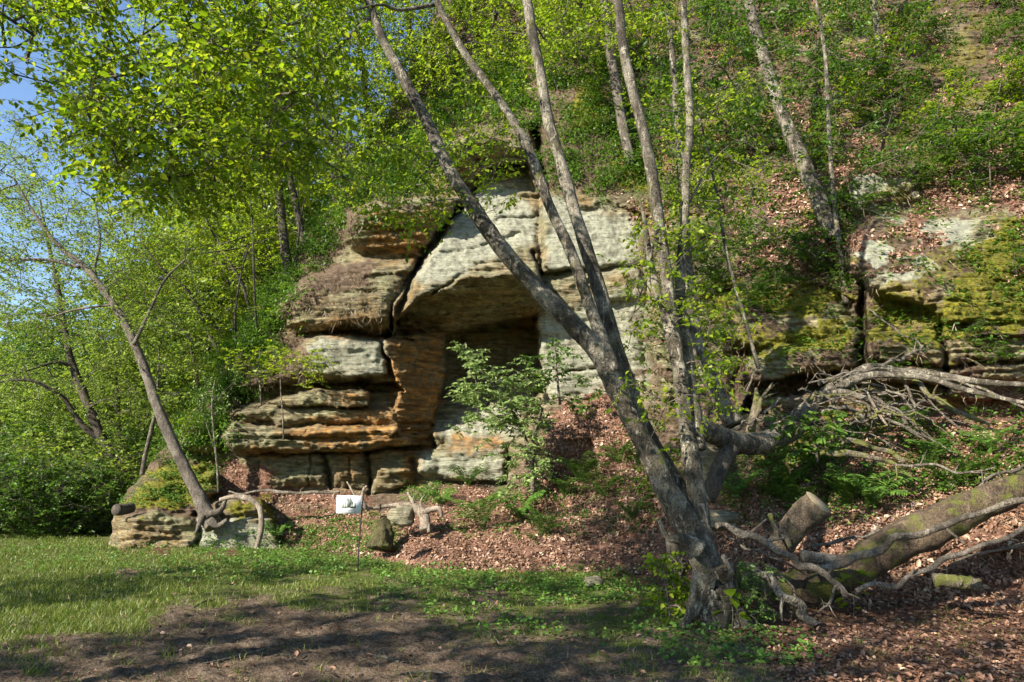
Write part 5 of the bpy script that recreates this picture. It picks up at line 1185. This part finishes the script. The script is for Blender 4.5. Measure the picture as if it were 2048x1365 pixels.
scatter('ground_cover', [(v1, f1)], M_FERN, [per_leaf(len(pp), .45, .25)])
# undergrowth leaves and dry grass on the hill
ug = np.clip(sstep(-.05, .25, fbm(GX / 60, GY / 45, 61., 3)) * (1 - .6 * PALE) * (GX > 1250) * (GY < 1000) * (1 - .55 * (GY > 600)) * sstep(.02, .25, slope_w), 0, 1)
ug *= 1 - .45 * sstep(-10, 20, sd_poly(GX, GY, [(1700,430),(2100,400),(2100,640),(1900,650),(1720,580)]))
p, n = hill_samples(15000, ug); k = 4
pp = np.repeat(p, k, 0) + rng.normal(size=(len(p) * k, 3)) * .08 + np.repeat(n, k, 0) * rng.uniform(.02, .2, (len(p) * k, 1))
v1, f1 = leaves(pp, rng.normal(size=pp.shape) * [1, 1, .3] + np.repeat(n, k, 0) * .4, rng.uniform(.05, .12, len(pp)), width=.5, tilt=.5, droop=.2)
fl = area([[(430,760),(520,590),(600,500),(720,350),(880,200),(1060,100),(1100,240),(900,250),(860,380),(700,420),(600,560),(560,700),(470,770)], [(330,890),(425,755),(500,700),(560,690),(500,770),(450,870),(380,870)]], 30, 40) * (1 - .5 * ORANGE)
fl = np.maximum(fl, .35 * area([[(1090,110),(1330,90),(1330,385),(1180,385),(1100,370)]], 30, 60))
p2, n2 = hill_samples(15000, fl * np.clip(fbm(GX / 40, GY / 30, 71., 3) + .45, 0, 1))
q2 = np.repeat(p2, k, 0) + rng.normal(size=(len(p2) * k, 3)) * .1 + np.repeat(n2, k, 0) * rng.uniform(.02, .3, (len(p2) * k, 1))
v2, f2 = leaves(q2, rng.normal(size=q2.shape) + np.repeat(n2, k, 0) * .4, rng.uniform(.05, .12, len(q2)), width=.5, tilt=.5, droop=.2)
scatter('undergrowth', [(v1, f1), (v2, f2)], M_LEAF_DARK, [per_leaf(len(pp), .5, .25), per_leaf(len(q2), .6, .25)])
dg = SOIL * (cliff_zone + fl + area([[(1080,850),(1220,840),(1330,960),(1230,1010),(1100,990)]]) + .25 * (GX > 1250)) * np.clip(fbm(GX / 30, GY / 30, 81., 2) + .5, 0, 1)
dg = np.maximum(dg, .9 * area([[(560,610),(690,560),(770,570),(760,640),(640,640)], [(600,440),(690,410),(700,520),(640,540)]], 20, 40))
p, n = hill_samples(15000, dg); nn = len(p)
V, Q, T3 = blades(p, rng.uniform(.1, .34, nn), np.full(nn, .006), .35, up=n * .7 + np.array([0, -.05, -.35]))
c = np.stack([rng.uniform(-200, 2250, 60000), 1110 + 270 * rng.random(60000) ** .8], -1)
ok = rng.random(60000) < .08 + .3 * dirt_mask(c[:, 0], c[:, 1]) * np.clip(.5 + fbm(c[:, 0] / 60, c[:, 1] / 25, 95., 3), .05, 1)
g = ground_px(c[ok, 0], c[ok, 1]); g = np.vstack([g, hill_samples(9000, LITTER * (GY > 800))[0] + [0, -.02, .03]]); m_ = len(g); az = rng.uniform(0, 2 * np.pi, m_); up_ = np.stack([np.cos(az), np.sin(az), rng.uniform(-.02, .25, m_)], -1)
V2, Q2, T2 = blades(g + [0, 0, .012], rng.uniform(.04, .2, m_), np.full(m_, .0028), .25, up=up_)
V = np.vstack([V, V2]); Q = np.vstack([Q, Q2 + nn * 5]); T3 = np.vstack([T3, T2 + nn * 5])
ob = obj('dry_grass', make_mesh('dry_grass', V, [Q, T3], M_DRY, False, {'rnd': np.repeat(np.concatenate([rng.random(nn), .75 * rng.random(m_)]), 5)})); tag(ob, kind='stuff')
